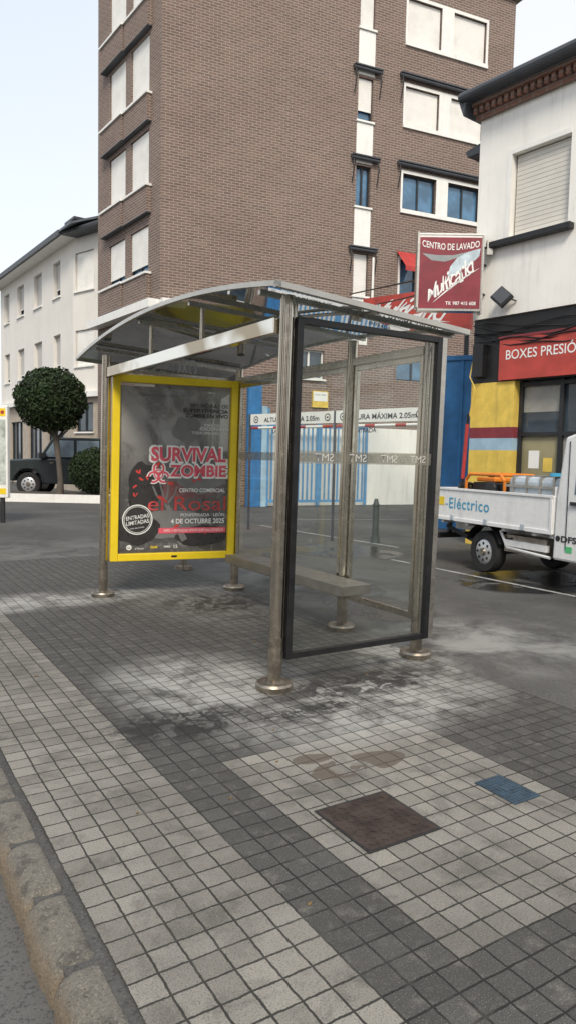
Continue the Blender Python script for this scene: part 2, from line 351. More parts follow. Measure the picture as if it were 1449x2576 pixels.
def window(parent,w,a,b,c,d,depth=.2,shut=0.,pane=None,fm=None,sill=True,mull=1,sm=None,sillm=None):
    pane=pane or M_pane; fm=fm or M_dark; sm=sm or M_shut; O=(a,0,c)
    mb=MB(); mb.box(a+.001,b-.001,depth-.01,depth+.03,c+.001,d-.001,pane); win=mb.build("window",parent,w,origin=O)
    mb=MB(); t=.05; y0,y1=depth-.06,depth-.012
    mb.box(a+.002,a+t,y0,y1,c+.002,d-.002,fm); mb.box(b-t,b-.002,y0,y1,c+.002,d-.002,fm); mb.box(a+t,b-t,y0+.003,y1,c+.002,c+t,fm); mb.box(a+t,b-t,y0+.003,y1,d-t,d-.002,fm)
    for k in range(1,mull+1):
        x=a+(b-a)*k/(mull+1); mb.box(x-.03,x+.03,y0+.004,y1-.002,c+t,d-t,fm)
    mb.build("frame",win,w)
    if shut>0:
        mb=MB(); z=d-(d-c)*shut; mb.box(a+.03,b-.03,y0-.03,y0-.012,z+.02,d-.02,sm); mb.box(a+.03,b-.03,y0-.036,y0-.008,z-.01,z+.019,M_trim); mb.build("shutter",win,w)
    if sill:
        mb=MB(); mb.box(a-.06,b+.06,-.07,y0-.04,c-.06,c-.002,sillm or M_trim); mb.build("sill",win,w)
    return win
def awningbar(parent,w,a,b,z):
    mb=MB(); mb.cyl((a,-.12,z),(b,-.12,z),.055,.055,M_slate,10); mb.box(a,b,-.2,-.02,z+.05,z+.09,M_slate)
    for x in (a+.05,b-.05):
        mb.tube([(x,-.12,z),(x,-.2,z-.3),(x,-.06,z-.75)],.018,M_dark,6)
    mb.build("folded_awning",parent,w)

# ------------------------------------------------------------ ground
def ground():
    us=[-400,-60,-12,-4,0,4,8,10,12,13,15,20,40,100,500]; vs=[-400,-60,-14,-4,0.,.44,.519,.52,.7,2,4,8,16,60,400]
    mb=MB(); V=[];F=[]
    for u in us:
        for v in vs:
            k=max(0,min(1,(u-11)/3.)); k=k*k*(3-2*k); low=-.006
            if v<.5195: low=-.118*(1-k)-.006*k
            V.append((v,u,low))
    n=len(vs)
    for i in range(len(us)-1):
        for j in range(n-1): F.append((i*n+j,i*n+j+1,(i+1)*n+j+1,(i+1)*n+j))
    mb.add(V,F,M_grd); o=mb.build("ground",world=LOC); struct(o)
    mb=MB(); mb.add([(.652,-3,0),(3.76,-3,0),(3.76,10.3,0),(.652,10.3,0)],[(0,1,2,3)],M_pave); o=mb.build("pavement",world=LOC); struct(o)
    mb=MB(); u=2.385-.385*14
    prof=[(.480,-.16),(.480,-.12),(.481,-.09),(.483,-.062),(.488,-.038),(.499,-.018),(.517,-.003),(.540,.005),(.565,.007),(.592,.006),(.612,.002),(.624,-.014),(.628,-.05)]
    k=0
    while u<11.5:
        L=.385; a=u+.005; e=u+L-.005; nn=34; V=[];F=[]; dx=(random.random()-.5)*.012; dz=(random.random()-.5)*.010; tl=(random.random()-.5)*.03
        for i in range(nn+1):
            y=a+(e-a)*i/nn; end=min(i,nn-i); rr=(.026,.011,.004,.001)[end] if end<4 else 0
            for j,(px,pz) in enumerate(prof):
                q=Vector((px*1.,y*1.,pz))
                nz=noise.noise(q*6+Vector((0,0,k*3)))*.007+noise.noise(q*24)*.0045+noise.noise(q*70)*.0025
                f_=(1-j/7) if j<7 else 0
                V.append((px+dx*(j<8)+rr*.7*f_+nz*(1. if j<7 else .25)+tl*(y-a),y,pz+dz*(j>2)-rr*.8*(j>3)+(nz*.8 if 2<j<11 else 0)))
        m=len(prof)
        for i in range(nn):
            for j in range(m-1): F.append((i*m+j,(i+1)*m+j,(i+1)*m+j+1,i*m+j+1))
        F.append(tuple(range(m))); F.append(tuple(nn*m+j for j in range(m-1,-1,-1)))
        mb.add(V,F,M_kerb); u+=L; k+=1
    o=mb.build("kerb",world=LOC,smooth=True); struct(o)
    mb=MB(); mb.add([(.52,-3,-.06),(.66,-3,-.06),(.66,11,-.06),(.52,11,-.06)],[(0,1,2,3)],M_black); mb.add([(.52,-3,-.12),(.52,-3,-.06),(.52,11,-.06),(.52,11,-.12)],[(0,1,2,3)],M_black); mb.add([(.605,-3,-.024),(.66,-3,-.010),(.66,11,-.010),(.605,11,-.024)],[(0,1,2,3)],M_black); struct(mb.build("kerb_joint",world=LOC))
    Mp=plain("worn_road_paint",(.36,.36,.35),.8,var=.4,scale=9)
    for i,(p,q) in enumerate([((1.57,10.69),(3.28,8.01)),((-.3,17.2),(3.0,17.9)),((-.6,15.6),(1.9,12.2))]):
        p=Vector((*p,0));q=Vector((*q,0)); d=(q-p).normalized(); s=Vector((-d.y,d.x,0))*.035
        mb=MB(); mb.add([p-s,p+s,q+s,q-s],[(0,1,2,3)],Mp); o=mb.build("painted_line",world=Matrix.Translation((0,0,-.002))); struct(o)
ground()
w=empty("manhole_cover",LOC@Matrix.Translation((1.857,2.227,0)),"rusty square iron manhole cover set in pale paving","manhole cover")
mb=MB(); mb.box(1.68,2.035,2.05,2.405,.001,.006,M_rust)
for i in range(9):
    for j in range(9):
        x=1.715+i*.0355;y=2.085+j*.0355; R=Matrix.Translation((x,y,0))@Matrix.Rotation(math.radians(45 if (i+j)%2 else -45),4,'Z')
        mb.box(-.013,.013,-.004,.004,.0055,.009,M_rust,R)
mb.build("plate",w,LOC)
mb=MB()
for a in ((1.672,2.043,2.04,2.048),(1.672,2.043,2.407,2.415),(1.672,1.679,2.048,2.407),(2.036,2.043,2.048,2.407)): mb.box(*a,.001,.005,M_dark)
mb.build("rim",w,LOC)
w=empty("utility_cover",LOC@Matrix.Translation((2.56,2.15,0)),"small rectangular blue water utility cover in paving","utility cover")
mb=MB(); mb.box(2.475,2.64,2.03,2.27,.001,.006,M_bluelid)
for i in range(11):
    for j in range(7):
        if 3<i<7 and 2<j<4: continue
        mb.box(2.487+j*.0215,2.499+j*.0215,2.042+i*.0205,2.054+i*.0205,.0055,.008,M_bluelid)
mb.build("plate",w,LOC)
mb=MB(); mb.box(2.53,2.585,2.13,2.17,.0065,.009,M_bluelid); mb.build("hinge",w,LOC)
Mdl=plain("dry_leaf_brown",(.16,.10,.04),.8,var=.3)
for i in range(11):
    v_=random.uniform(.75,3.4); u_=random.uniform(1.2,5.5); r=random.uniform(.007,.014); mb=MB()
    vs=[(v_+r*(1+.4*math.sin(3*k))*math.cos(k*.785),u_+r*.6*math.sin(k*.785),.004+.004*math.sin(k*1.9)) for k in range(8)]
    mb.add(vs,[(0,1,2,3,4,5,6,7)],Mdl); o=mb.build("dry_leaf",world=LOC); tag(o,"tiny curled brown dry leaf on the paving","leaf","dry leaves on the paving")

# ------------------------------------------------------------ bus shelter
def shelter():
    S=empty("bus_shelter",LOC@Matrix.Translation((3.0,5.6,0)),"stainless steel and glass bus shelter with arched roof on tiled pavement","bus shelter")
    posts=[(2.35,3.885,2.5),(2.31,7.33,2.5),(3.70,4.04,2.40),(3.70,5.0,2.50),(3.73,7.08,2.45)]
    for x,y,h in posts:
        mb=MB(); mb.cyl((x,y,.34),(x,y,h),.045,.045,M_steel,24); mb.cyl((x,y,.05),(x,y,.34),.0462,.0462,M_steeld,24)
        po=mb.build("post",S,LOC,smooth=True,origin=(x,y,0))
        mb=MB(); mb.cyl((x,y,0.001),(x,y,.035),.118,.122,M_steeld,28); mb.cyl((x,y,.035),(x,y,.05),.122,.112,M_steeld,28); mb.cyl((x,y,.05),(x,y,.062),.07,.05,M_steeld,24)
        mb.build("base_plate",po,LOC,smooth=True)
    mb=MB(); mb.cyl((2.412,3.90,.24),(2.412,3.90,2.46),.020,.020,M_steel,12); mb.build("side_upright",S,LOC,smooth=True)
    zr=lambda u,v:2.700-.180*((u-5.78)/2.1)**2-.10*(v-2.15)/1.77
    u0=lambda v:3.68+.17*(v-2.15)/1.77
    u1=7.9; nu=30;nv=6; V0,V1=2.15,3.90
    def P(i,j,dz=0.):
        v=V0+(V1-V0)*j/nv; a=u0(v); u=a+(u1-a)*i/nu; return (v,u,zr(u,v)+dz)
    mb=MB(); V=[];F=[]
    for i in range(nu+1):
        for j in range(nv+1): V.append(P(i,j,-.012))
    F=[(i*(nv+1)+j,(i+1)*(nv+1)+j,(i+1)*(nv+1)+j+1,i*(nv+1)+j+1) for i in range(nu) for j in range(nv)]
    mb.add(V,F,M_smoky); roof=mb.build("roof",S,LOC,smooth=True)
    mb=MB()
    def sweep(pts,off,h0,h1):
        V=[]
        for p,q in zip(pts,off):
            p=Vector(p);q=Vector(q); V+=[p+Vector((0,0,h0)),p+Vector((0,0,h1)),q+Vector((0,0,h1)),q+Vector((0,0,h0))]
        n=len(pts); F=[]
        for i in range(n-1):
            for k in range(4): F.append((i*4+k,i*4+(k+1)%4,(i+1)*4+(k+1)%4,(i+1)*4+k))
        F+=[(0,1,2,3),(4*n-1,4*n-2,4*n-3,4*n-4)]
        mb.add(V,F,M_alu)
    fr=[P(i,0) for i in range(nu+1)]; sweep(fr,[(p[0]+.03,p[1],p[2]) for p in fr],-.024,.008)
    bk=[P(i,nv) for i in range(nu+1)]; sweep(bk,[(p[0]-.03,p[1],p[2]) for p in bk],-.024,.008)
    ne=[P(0,j) for j in range(nv+1)]; sweep(ne,[(p[0],p[1]+.04,p[2]) for p in ne],-.026,.010)
    fa=[P(nu,j) for j in range(nv+1)]; sweep(fa,[(p[0],p[1]-.04,p[2]) for p in fa],-.026,.010)
    mb.build("rim",roof,LOC)
    mb=MB()
    for u in (3.98,5.05,6.1,7.33):
        pts=[(v,u,zr(u,v)-.045) for v in (2.2,2.7,3.2,3.7,3.86)]
        for a,b in zip(pts[:-1],pts[1:]):
            mb.add([(a[0],a[1]-.016,a[2]-.015),(a[0],a[1]+.016,a[2]-.015),(a[0],a[1]+.016,a[2]+.018),(a[0],a[1]-.016,a[2]+.018),(b[0],b[1]-.016,b[2]-.015),(b[0],b[1]+.016,b[2]-.015),(b[0],b[1]+.016,b[2]+.018),(b[0],b[1]-.016,b[2]+.018)],[(0,1,2,3),(7,6,5,4),(0,4,5,1),(1,5,6,2),(2,6,7,3),(3,7,4,0)],M_alu)
    us=[3.8+i*(7.85-3.8)/16 for i in range(17)]
    mb.tube([(3.0,u,zr(u,3.0)-.03) for u in us],.012,M_alu,6)
    mb.build("roof_ribs",roof,LOC)
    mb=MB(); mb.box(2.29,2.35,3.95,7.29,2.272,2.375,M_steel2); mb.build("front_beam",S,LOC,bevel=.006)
    mb=MB(); mb.box(3.675,3.735,4.09,7.03,2.285,2.35,M_steel); mb.build("back_beam",S,LOC,bevel=.004)
    mb=MB(); mb.box(2.37,3.65,7.2,7.235,2.325,2.36,M_steel); mb.build("end_beam",S,LOC,bevel=.004)
    for u in (5.05,6.1):
        mb=MB(); mb.cyl((2.315,u,2.375),(2.315,u,zr(u,2.315)-.03),.017,.017,M_steel,12); mb.build("strut",S,LOC,smooth=True)
    y=3.835; a0,a1=2.395,3.615; G=MB(); G.add([(a0+.05,y+.01,.245),(a1-.05,y+.01,.245),(a1-.05,y+.01,2.325),(a0+.05,y+.01,2.325)],[(0,1,2,3)],M_glass); G=G.build("glass_panel",S,LOC)
    mb=MB(); t=.045
    mb.box(a0,a0+t,y-.012,y+.03,.2,2.372,M_black); mb.box(a1-t,a1,y-.012,y+.03,.2,2.372,M_black); mb.box(a0+t,a1-t,y-.011,y+.029,.2,.24,M_black); mb.box(a0+t,a1-t,y-.011,y+.029,2.33,2.372,M_black)
    mb.box(a1+.001,a1+.05,y-.004,y+.10,.2,2.372,M_alu)
    mb.build("frame",G,LOC,bevel=.003)
    mb=MB(); mb.add([(a0+.047,y+.004,1.462),(a1-.047,y+.004,1.462),(a1-.047,y+.004,1.545),(a0+.047,y+.004,1.545)],[(0,1,2,3)],M_band); mb.build("frosted_band",G,LOC)
    for v in (2.64,2.91,3.18,3.44): text("lettering","SMT",v,1.503,y+.001,.145,M_lettg,G,LOC,height=.05,mirror=True,bold=-.008)
    for a,b in ((4.10,4.94),(5.06,7.02)):
        mb=MB(); mb.add([(3.704,a+.03,.32),(3.704,b-.03,.32),(3.704,b-.03,2.25),(3.704,a+.03,2.25)],[(0,1,2,3)],M_glass); g=mb.build("glass_panel",S,LOC)
        mb=MB(); 
        mb.box(3.688,3.72,a,a+.035,.28,2.28,M_steel); mb.box(3.688,3.72,b-.035,b,.28,2.28,M_steel); mb.box(3.689,3.719,a+.035,b-.035,.28,.33,M_steel); mb.box(3.689,3.719,a+.035,b-.035,2.24,2.28,M_steel)
        mb.build("frame",g,LOC,bevel=.002)
        mb=MB(); mb.add([(3.697,a+.036,1.462),(3.697,b-.036,1.462),(3.697,b-.036,1.545),(3.697,a+.036,1.545)],[(0,1,2,3)],M_band); mb.build("frosted_band",g,LOC)
        Lb=LOC@Matrix.Translation((3.69,0,0))@Matrix.Rotation(math.radians(-90),4,'Z')
        k=a+.2
        while k<b-.1: text("lettering","SMT",-k,1.503,.003,.135,M_lettg,g,Lb,height=.045,bold=-.012); k+=.36
    mb=MB(); mb.box(3.36,3.64,4.56,6.55,.463,.480,M_bench); mb.box(3.345,3.36,4.545,6.565,.40,.483,M_bench); mb.box(3.3605,3.64,4.545,4.56,.40,.4815,M_bench); mb.box(3.3605,3.64,6.55,6.565,.40,.4815,M_bench); mb.box(3.361,3.64,4.561,6.549,.40,.41,M_bench)
    for u in (4.70,5.0,5.9,6.5):
        mb.prism([(3.40,.399),(3.66,.399),(3.66,.31),(3.62,.31)],u-.015,u+.015,M_steeld)
    mb.build("bench",S,LOC,bevel=.003)
    pa=Vector((2.31,7.33));pb=Vector((3.73,7.08)); d=(pb-pa).normalized(); L=(pb-pa).length
    PW=LOC@frame(pa.x,pa.y,d.x,d.y)
    a,b,z0,z1=.06,L-.035,.37,2.315; t=.078
    mb=MB()
    mb.box(a,a+t,-.075,.03,z0,z1,M_yel); mb.box(b-t,b,-.075,.03,z0,z1,M_yel); mb.box(a+t,b-t,-.074,.03,z0,z0+t,M_yel); mb.box(a+t,b-t,-.074,.03,z1-t,z1,M_yel)
    C=mb.build("poster_case",S,PW,bevel=.008)
    mb=MB(); mb.box(a+t,b-t,-.03,.03,z0+t,z1-t,M_poster); P_=mb.build("poster",C,PW)
    p0,p1=a+t,b-t; q0,q1=z0+t,z1-t; w=p1-p0; h=q1-q0
    X=lambda f:p0+f*w; Z=lambda f:q1-f*h
    mb=MB(); mb.box(X(-.0)+.002,X(.30),-.0345,-.031,Z(.018),Z(.002),M_lett); mb.build("header_strip",C,PW)
    text("lettering","Exterior Media",X(.07),Z(.01),-.036,.12,M_pink,C,PW)
    Mbl=plain("poster_black",(.04,.038,.038),.3); Mtx=plain("poster_dark_text",(.035,.035,.038),.3)
    def blobp(cx,cz,rx,rz,mat,yy,n=26,jag=.18,seed=0):
        vs=[]
        for i in range(n):
            t_=2*math.pi*i/n; r=1+jag*noise.noise(Vector((math.cos(t_)*1.5+seed,math.sin(t_)*1.5,seed*2.1)))*2
            vs.append((cx+rx*r*math.cos(t_),yy,cz+rz*r*math.sin(t_)))
        return vs,[tuple(range(n-1,-1,-1))]
    mb=MB()
    for cx,cz,rx,rz,m_,s_ in [(.60,.26,.12,.10,M_pgrey,1),(.22,.62,.15,.2,Mbl,3),(.5,.83,.30,.11,M_pgrey,5),(.75,.56,.2,.10,M_pgrey,7),(.16,.86,.18,.12,Mbl,9),(.75,.9,.25,.08,Mbl,11)]:
        mb.add(*blobp(X(cx),Z(cz),rx*w,rz*h*.8,m_,-.0312-s_*.0001,seed=s_),m_)
    for pts,r in [([(.60,.93),(.5,.80),(.42,.70)],.035),([(.42,.70),(.34,.66),(.30,.60)],.014),([(.42,.70),(.38,.62),(.36,.57)],.013),([(.42,.7),(.44,.62),(.43,.56)],.013),([(.43,.71),(.5,.65),(.52,.6)],.013)]:
        for k in range(len(pts)-1):
            p=Vector((X(pts[k][0]),-.0327,Z(pts[k][1])));q=Vector((X(pts[k+1][0]),-.0327,Z(pts[k+1][1]))); dd=(q-p).normalized(); s=Vector((-dd.z,0,dd.x))*r*(1-.2*k)
            mb.add([p-s,p+s,q+s*.8,q-s*.8],[(0,1,2,3)],M_pgrey)
    mb.build("artwork",C,PW)
    for i in range(22):
        cx,cz=random.choice([(random.uniform(.05,.95),random.uniform(.45,.9)),(random.uniform(.1,.5),random.uniform(.36,.7))]); r=random.uniform(.008,.03)
        an=random.uniform(0,3.1); vs=[]
        for k in range(8):
            t_=2*math.pi*k/8; px=math.cos(t_)*r*1.5; pz=math.sin(t_)*r*(.7 if k%3 else .4)
            vs.append((X(cx)+px*math.cos(an)-pz*math.sin(an),-.0334-i*.00002,Z(cz)+px*math.sin(an)+pz*math.cos(an)))
        mb=MB(); mb.add(vs,[tuple(range(8))],M_petal); mb.build("petal",C,PW)
    TX=lambda s,fx0,fx1,fz,hh,m_,yy=-.0352,**k: text("lettering",s,(X(fx0)+X(fx1))/2,Z(fz),yy,(fx1-fx0)*w,m_,C,PW,height=hh*h,**k)
    TX("SEIS HORAS DE",.62,.98,.115,.022,Mtx); TX("SUPERVIVENCIA",.56,.98,.145,.024,Mtx,bold=.02); TX("ZOMBIE EN VIVO",.58,.98,.175,.024,Mtx,bold=.02)
    TX("MÁS DE 500",.76,.98,.228,.02,M_lett); TX("EDICIONES EN",.72,.98,.252,.02,M_lett); TX("TODA UNA DÉCADA",.64,.98,.276,.02,M_lett)
    TX("SURVIVAL",.26,.99,.41,.108,M_lett,bold=.08); TX("SURVIVAL",.28,.97,.41,.086,M_pink,yy=-.0362,bold=.035)
    TX("ZOMBIE",.43,.995,.508,.094,M_lett,bold=.08); TX("ZOMBIE",.45,.975,.508,.072,M_pink,yy=-.0362,bold=.035)
    mb=MB()
    def ring(cx,cz,r,wd,m_,yy,a0=0,a1=360,n=24):
        V=[];F=[]
        for i in range(n+1):
            t_=math.radians(a0+(a1-a0)*i/n)
            V+=[(cx+(r-wd)*math.cos(t_),yy,cz+(r-wd)*math.sin(t_)),(cx+(r+wd)*math.cos(t_),yy,cz+(r+wd)*math.sin(t_))]
        F=[(2*i,2*i+1,2*i+3,2*i+2) for i in range(n)]; mb.add(V,F,m_)
    ex,ez=X(.35),Z(.53)
    for m_,wd,yy in ((M_lett,.022,-.0354),(M_pink,.011,-.0364)):
        for k in (90,210,330):
            ring(ex+.062*math.cos(math.radians(k)),ez+.062*math.sin(math.radians(k)),.052,wd,m_,yy-(k*.0000005),k+35,k+325)
        ring(ex,ez,.045,wd*.6,m_,yy-.0003)
    mb.build("emblem",C,PW)
    TX("CENTRO COMERCIAL",.54,.97,.625,.024,M_lett,bold=.02)
    TX("el Rosal",.26,.98,.705,.085,M_rosal)
    TX("PONFERRADA · LEÓN",.56,.97,.772,.024,M_lett); TX("4 DE OCTUBRE 2025",.47,.97,.812,.03,M_lett,bold=.02)
    mb=MB(); mb.box(X(.36),X(.985),-.0346,-.034,Z(.885),Z(.852),M_pink); mb.build("red_strip",C,PW)
    TX("INFO + ENTRADAS WWW.SURVIVALZOMBIE.ES",.41,.965,.868,.016,M_lett)
    mb=MB(); ex,ez=X(.17),Z(.80)
    vs,fs=blobp(ex,ez,.155,.155,Mbl,-.0340,40,0); mb.add(vs,fs,Mbl); ring(ex,ez,.155,.006,M_lett,-.0350); ring(ex,ez,.138,.0025,M_lett,-.0350); mb.build("stamp",C,PW)
    kw=dict(rot=math.radians(8))
    text("lettering","ENTRADAS",ex,ez+.028,-.0356,.24,M_lett,C,PW,height=.042,bold=.01,**kw); text("lettering","LIMITADAS",ex+.003,ez-.028,-.0356,.24,M_lett,C,PW,height=.042,bold=.01,**kw)
    text("lettering","AFORO 400 JUGADORES",ex,ez-.09,-.0356,.15,M_lett,C,PW,height=.016,**kw)
    mb=MB(); ring(X(.10),Z(.965),.022,.006,M_lett,-.035); ring(X(.10),Z(.963),.008,.004,M_lett,-.035); mb.build("logo",C,PW)
    text("lettering","el Rosal",X(.19),Z(.972),-.035,.09,M_lett,C,PW); text("lettering","Gold",X(.32),Z(.965),-.035,.075,M_yel,C,PW,bold=.03); text("lettering","WRG",X(.44),Z(.965),-.035,.07,M_lett,C,PW,bold=.03); text("lettering","15",X(.52),Z(.965),-.035,.04,M_lett,C,PW,bold=.01)
    mb=MB(); mb.box((a+b)/2-.03,(a+b)/2+.03,-.078,-.0745,z0+.03,z0+.05,M_black); mb.build("lock",C,PW)
    k=.014
    def kids(o):
        for c in o.children: yield c; yield from kids(c)
    for c in kids(S):
        if c.type!='MESH': continue
        Wm=W[c.name]; Wi=Wm.inverted()
        for v in c.data.vertices:
            p=Wm@v.co; p.x+=k*p.z; v.co=Wi@p
        c.data.update()
shelter()
w=empty("steel_post",LOC@Matrix.Translation((3.81,8.66,0)),"short stainless steel post on round base plate behind the poster","post")
mb=MB(); mb.cyl((3.81,8.66,.03),(3.81,8.66,1.0),.045,.045,M_steel,20); mb.build("tube",w,LOC,smooth=True)
mb=MB(); mb.cyl((3.81,8.66,.001),(3.81,8.66,.04),.12,.115,M_steeld,24); mb.build("base_plate",w,LOC,smooth=True)

# ------------------------------------------------------------ brown brick block
def brickblock():
    A=(-3.81,21.0);B=(7.48,26.0);C_=(-6.63,24.9)
    MW=frame(A[0],A[1],B[0]-A[0],B[1]-A[1]); LW=frame(C_[0],C_[1],A[0]-C_[0],A[1]-C_[1]); LL=4.81; L=12.35
    E=empty("apartment_block",MW,"tall brown brick apartment block with white roller shutters and white strips","building")
    H=17.4
    strip=[(6.27,6.80,15.0,16.35,1.),(6.27,6.80,12.2,13.52,.75),(6.27,6.80,9.55,10.82,.0),(6.27,6.80,6.75,8.1,1.)]
    rows=[(14.98,16.33),(12.42,13.6),(9.72,10.86),(6.9,8.1),(4.15,5.05)]
    right=[]
    for i,(c,d) in enumerate(rows): right+=[(8.0,9.32,c,d,i),(9.79,11.14,c,d,i)]
    low=[(4.3,5.3,4.0,4.9),(1.,2.2,.8,2.6)]
    holes=[h[:4] for h in strip]+[h[:4] for h in right]+low
    mb=MB(); wall(mb,L,0,H,holes,M_brick)
    mb.build("wall",E,MW)
    for a,b,c,d,s in strip: window(E,MW,a,b,c,d,.16,s,pane=M_paneb if s<.8 else M_pane,mull=0 if s else 1)
    for a,b,c,d in low: window(E,MW,a,b,c,d,.16,0,pane=M_pane,fm=M_trim)
    for a,b,c,d,i in right:
        s={0:1.,1:1.,2:0.,3:.0,4:0.}[i]; window(E,MW,a,b,c,d,.16,s,pane=M_paneb,sill=False)
    for a,b in ((5.2,6.68),(8.17,9.48),(10.89,12.13),(13.59,14.93),(16.42,H-.02)):
        mb=MB(); mb.box(6.24,6.83,-.02,-.002,a,b,M_trim); mb.build("white_panel",E,MW)
    for c,d in rows[:4]:
        mb=MB(); mb.box(7.93,11.22,-.025,-.002,d,d+.1,M_trim); mb.box(7.93,11.22,-.06,-.002,c-.13,c,M_trim); mb.box(7.93,8.0,-.025,-.002,c,d,M_trim); mb.box(9.32,9.79,-.025,-.002,c,d,M_trim); mb.box(11.14,11.22,-.025,-.002,c,d,M_trim)
        mb.build("window_surround",E,MW)
    for z in (13.72,11.0,8.18): awningbar(E,MW,6.05,7.05,z)
    for z in (13.85,11.1): awningbar(E,MW,7.75,11.3,z)
    mb=MB(); mb.add([(7.85,-.02,8.35),(8.75,-.02,8.35),(8.75,-.6,7.75),(7.85,-.6,7.75),(8.75,-.6,7.6),(7.85,-.6,7.6)],[(0,1,2,3),(3,2,4,5)],M_red); mb.build("red_awning",E,MW)
    lz=[(14.55,16.3),(11.93,13.65),(9.35,10.97),(6.85,8.25)]; holes=[];ws=[]
    for k,(c,d) in enumerate(lz):
        for a,b in ((LL-3.8,LL-2.5),(LL-2.1,LL-.8)):
            holes.append((a,b,c,d)); ws.append((a,b,c,d,[1,1,1,.8][k]))
    mb=MB(); wall(mb,LL,0,H,holes,M_brick); mb.build("wall",E,LW)
    for a,b,c,d,s in ws: window(E,LW,a,b,c,d,.14,s,pane=M_paneb,sill=False)
    for c,d in lz:
        for a,b,pr in ((LL-4.1,LL-2.36,.20),(LL-2.32,LL-.62,.15)):
            mb=MB(); mb.box(a,b,-pr,-.002,c-.80,c-.07,M_brick); mb.box(a,b,-pr-.01,-.002,c-.825,c-.802,M_slate); bx=mb.build("window_box",E,LW)
            mb=MB(); mb.box(a-.05,b+.03,-pr-.05,-.002,c-.068,c-.005,M_trim); mb.build("white_ledge",bx,LW)
    mb=MB(); mb.box(-.1,LL-.003,-.35,-.002,5.7,5.95,M_trim); mb.build("cornice",E,LW)
    mb=MB(); mb.box(.0,.7,-.3,-.002,5.7,5.95,M_trim); mb.build("cornice",E,MW)
    mb=MB(); mb.box(-.05,2.3,-.12,-.002,3.45,4.5,M_black); sgn=mb.build("shop_fascia",E,MW)
    text("lettering","OXO",.72,4.05,-.13,.72,M_lett,sgn,MW,height=.46,bold=-.015)
    mb=MB(); P=[Vector((A[0],A[1])),Vector((B[0],B[1])),Vector((B[0]-4.5,B[1]+9)),Vector((C_[0]+3,C_[1]+9)),Vector(C_)]
    V=[(p.x,p.y,0) for p in P]+[(p.x,p.y,H) for p in P]; mb.add(V,[(1,2,7,6),(2,3,8,7),(3,4,9,8)],M_brick); mb.build("wall",E,Matrix())
    mb=MB(); cx=sum(p.x for p in P)/5; cy=sum(p.y for p in P)/5
    Q=[Vector((cx,cy))+(p-Vector((cx,cy)))*1.03 for p in P]; V=[(p.x,p.y,H+.002) for p in Q]+[(p.x,p.y,H+.3) for p in Q]
    mb.add(V,[(0,1,2,3,4),(9,8,7,6,5)]+[(i,(i+1)%5,5+(i+1)%5,5+i) for i in range(5)],M_beige); mb.build("roof",E,Matrix())
    mb=MB(); mb.cyl((6.95,-.08,5.5),(6.95,-.08,8.0),.04,.04,M_trim,8); mb.build("drain_pipe",E,MW)
    mb=MB(); mb.box(4.9,5.45,-.06,-.003,3.1,3.62,M_yel2); mb.box(4.93,5.42,-.064,-.061,3.3,3.59,M_lett); nt_=mb.build("notice_board",E,MW)
    text("lettering","LAVADO A PRESION",5.17,3.5,-.067,.4,M_lettd,nt_,MW)
brickblock()

def pale():
    f0=(-8.41,28.);f1=(-14.7,36.78)
    FW=frame(f1[0],f1[1],f0[0]-f1[0],f0[1]-f1[1]); L=math.hypot(f0[0]-f1[0],f0[1]-f1[1]); BW=frame(f0[0],f0[1],1.21,-1.0)
    E=empty("pale_apartment_house",FW,"long pale rendered three storey house with grey pitched roof","building")
    cols=[(1.5,2.4),(3.95,5.1),(6.65,7.75),(9.15,10.1)]; holes=[]
    for a,b in cols:
        for c,d in ((7.75,9.15),(4.85,6.25)): holes.append((L-b,L-a,c,d))
    g=[(L-3.2,L-1.0,.3,3.0),(L-6.,L-4.,.3,2.9),(L-9.,L-7.,.3,2.9)]
    mb=MB(); wall(mb,L,3.8,9.6,holes,M_white2,depth=.3); wall(mb,L,0,3.6,g,M_beige); mb.box(0,L,-.22,.1,3.6,3.8,M_trim); mb.build("wall",E,FW)
    for h in holes: window(E,FW,*h,.24,random.choice([1,.85,.6,.75]),fm=M_slate,sm=M_shut3)
    for h in g: window(E,FW,*h,.14,0,pane=M_pane,sill=False,mull=2)
    bh=[(.15,1.33,7.62,9.05),(.15,1.33,4.8,6.15),(2.2,3.4,7.62,9.05),(2.2,3.4,4.8,6.15)]
    mb=MB(); wall(mb,5.,3.8,9.6,bh,M_white2); gb=[(.2,1.3,2.3,3.4)]; wall(mb,5.,0,3.6,gb,M_beige); mb.box(0,5,-.22,.1,3.6,3.8,M_trim); mb.build("wall",E,BW)
    for h in bh: window(E,BW,*h,.16,1,fm=M_dark)
    for h in gb: window(E,BW,*h,.12,0)
    mb=MB(); mb.box(-.35,L+.25,-.55,.2,9.6,9.72,M_trim); mb.box(-.35,L+.25,-.66,-.55,9.58,9.78,M_slate)
    mb.build("eaves",E,FW)
    mb=MB(); mb.add([(-.35,-.62,9.78),(L+1.5,-.62,9.78),(L+1.5,6,12.4),(-.35,6,12.4),(-.35,-.62,9.70),(L+1.5,-.62,9.70),(L+1.5,6,12.3),(-.35,6,12.3)],[(0,1,2,3),(4,7,6,5),(0,4,5,1),(1,5,6,2),(3,2,6,7),(0,3,7,4)],M_roof)
    mb.build("roof",E,FW)
    mb=MB(); mb.add([(0,-.6,9.72),(5,-.6,9.72),(5,-.6,9.62),(0,-.6,9.62),(0,3,10.9),(5,3,10.9)],[(0,1,2,3),(0,4,5,1)],M_slate); mb.box(-.0,5,-.6,.3,9.603,9.66,M_slate); mb.build("bay_roof",E,BW)
    mb=MB(); mb.box(L-3.6,L-2.6,1.,1.7,9.8,11.2,M_roof); mb.box(L-3.7,L-2.5,.9,1.8,11.2,11.3,M_slate); mb.build("chimney",E,FW)
pale()

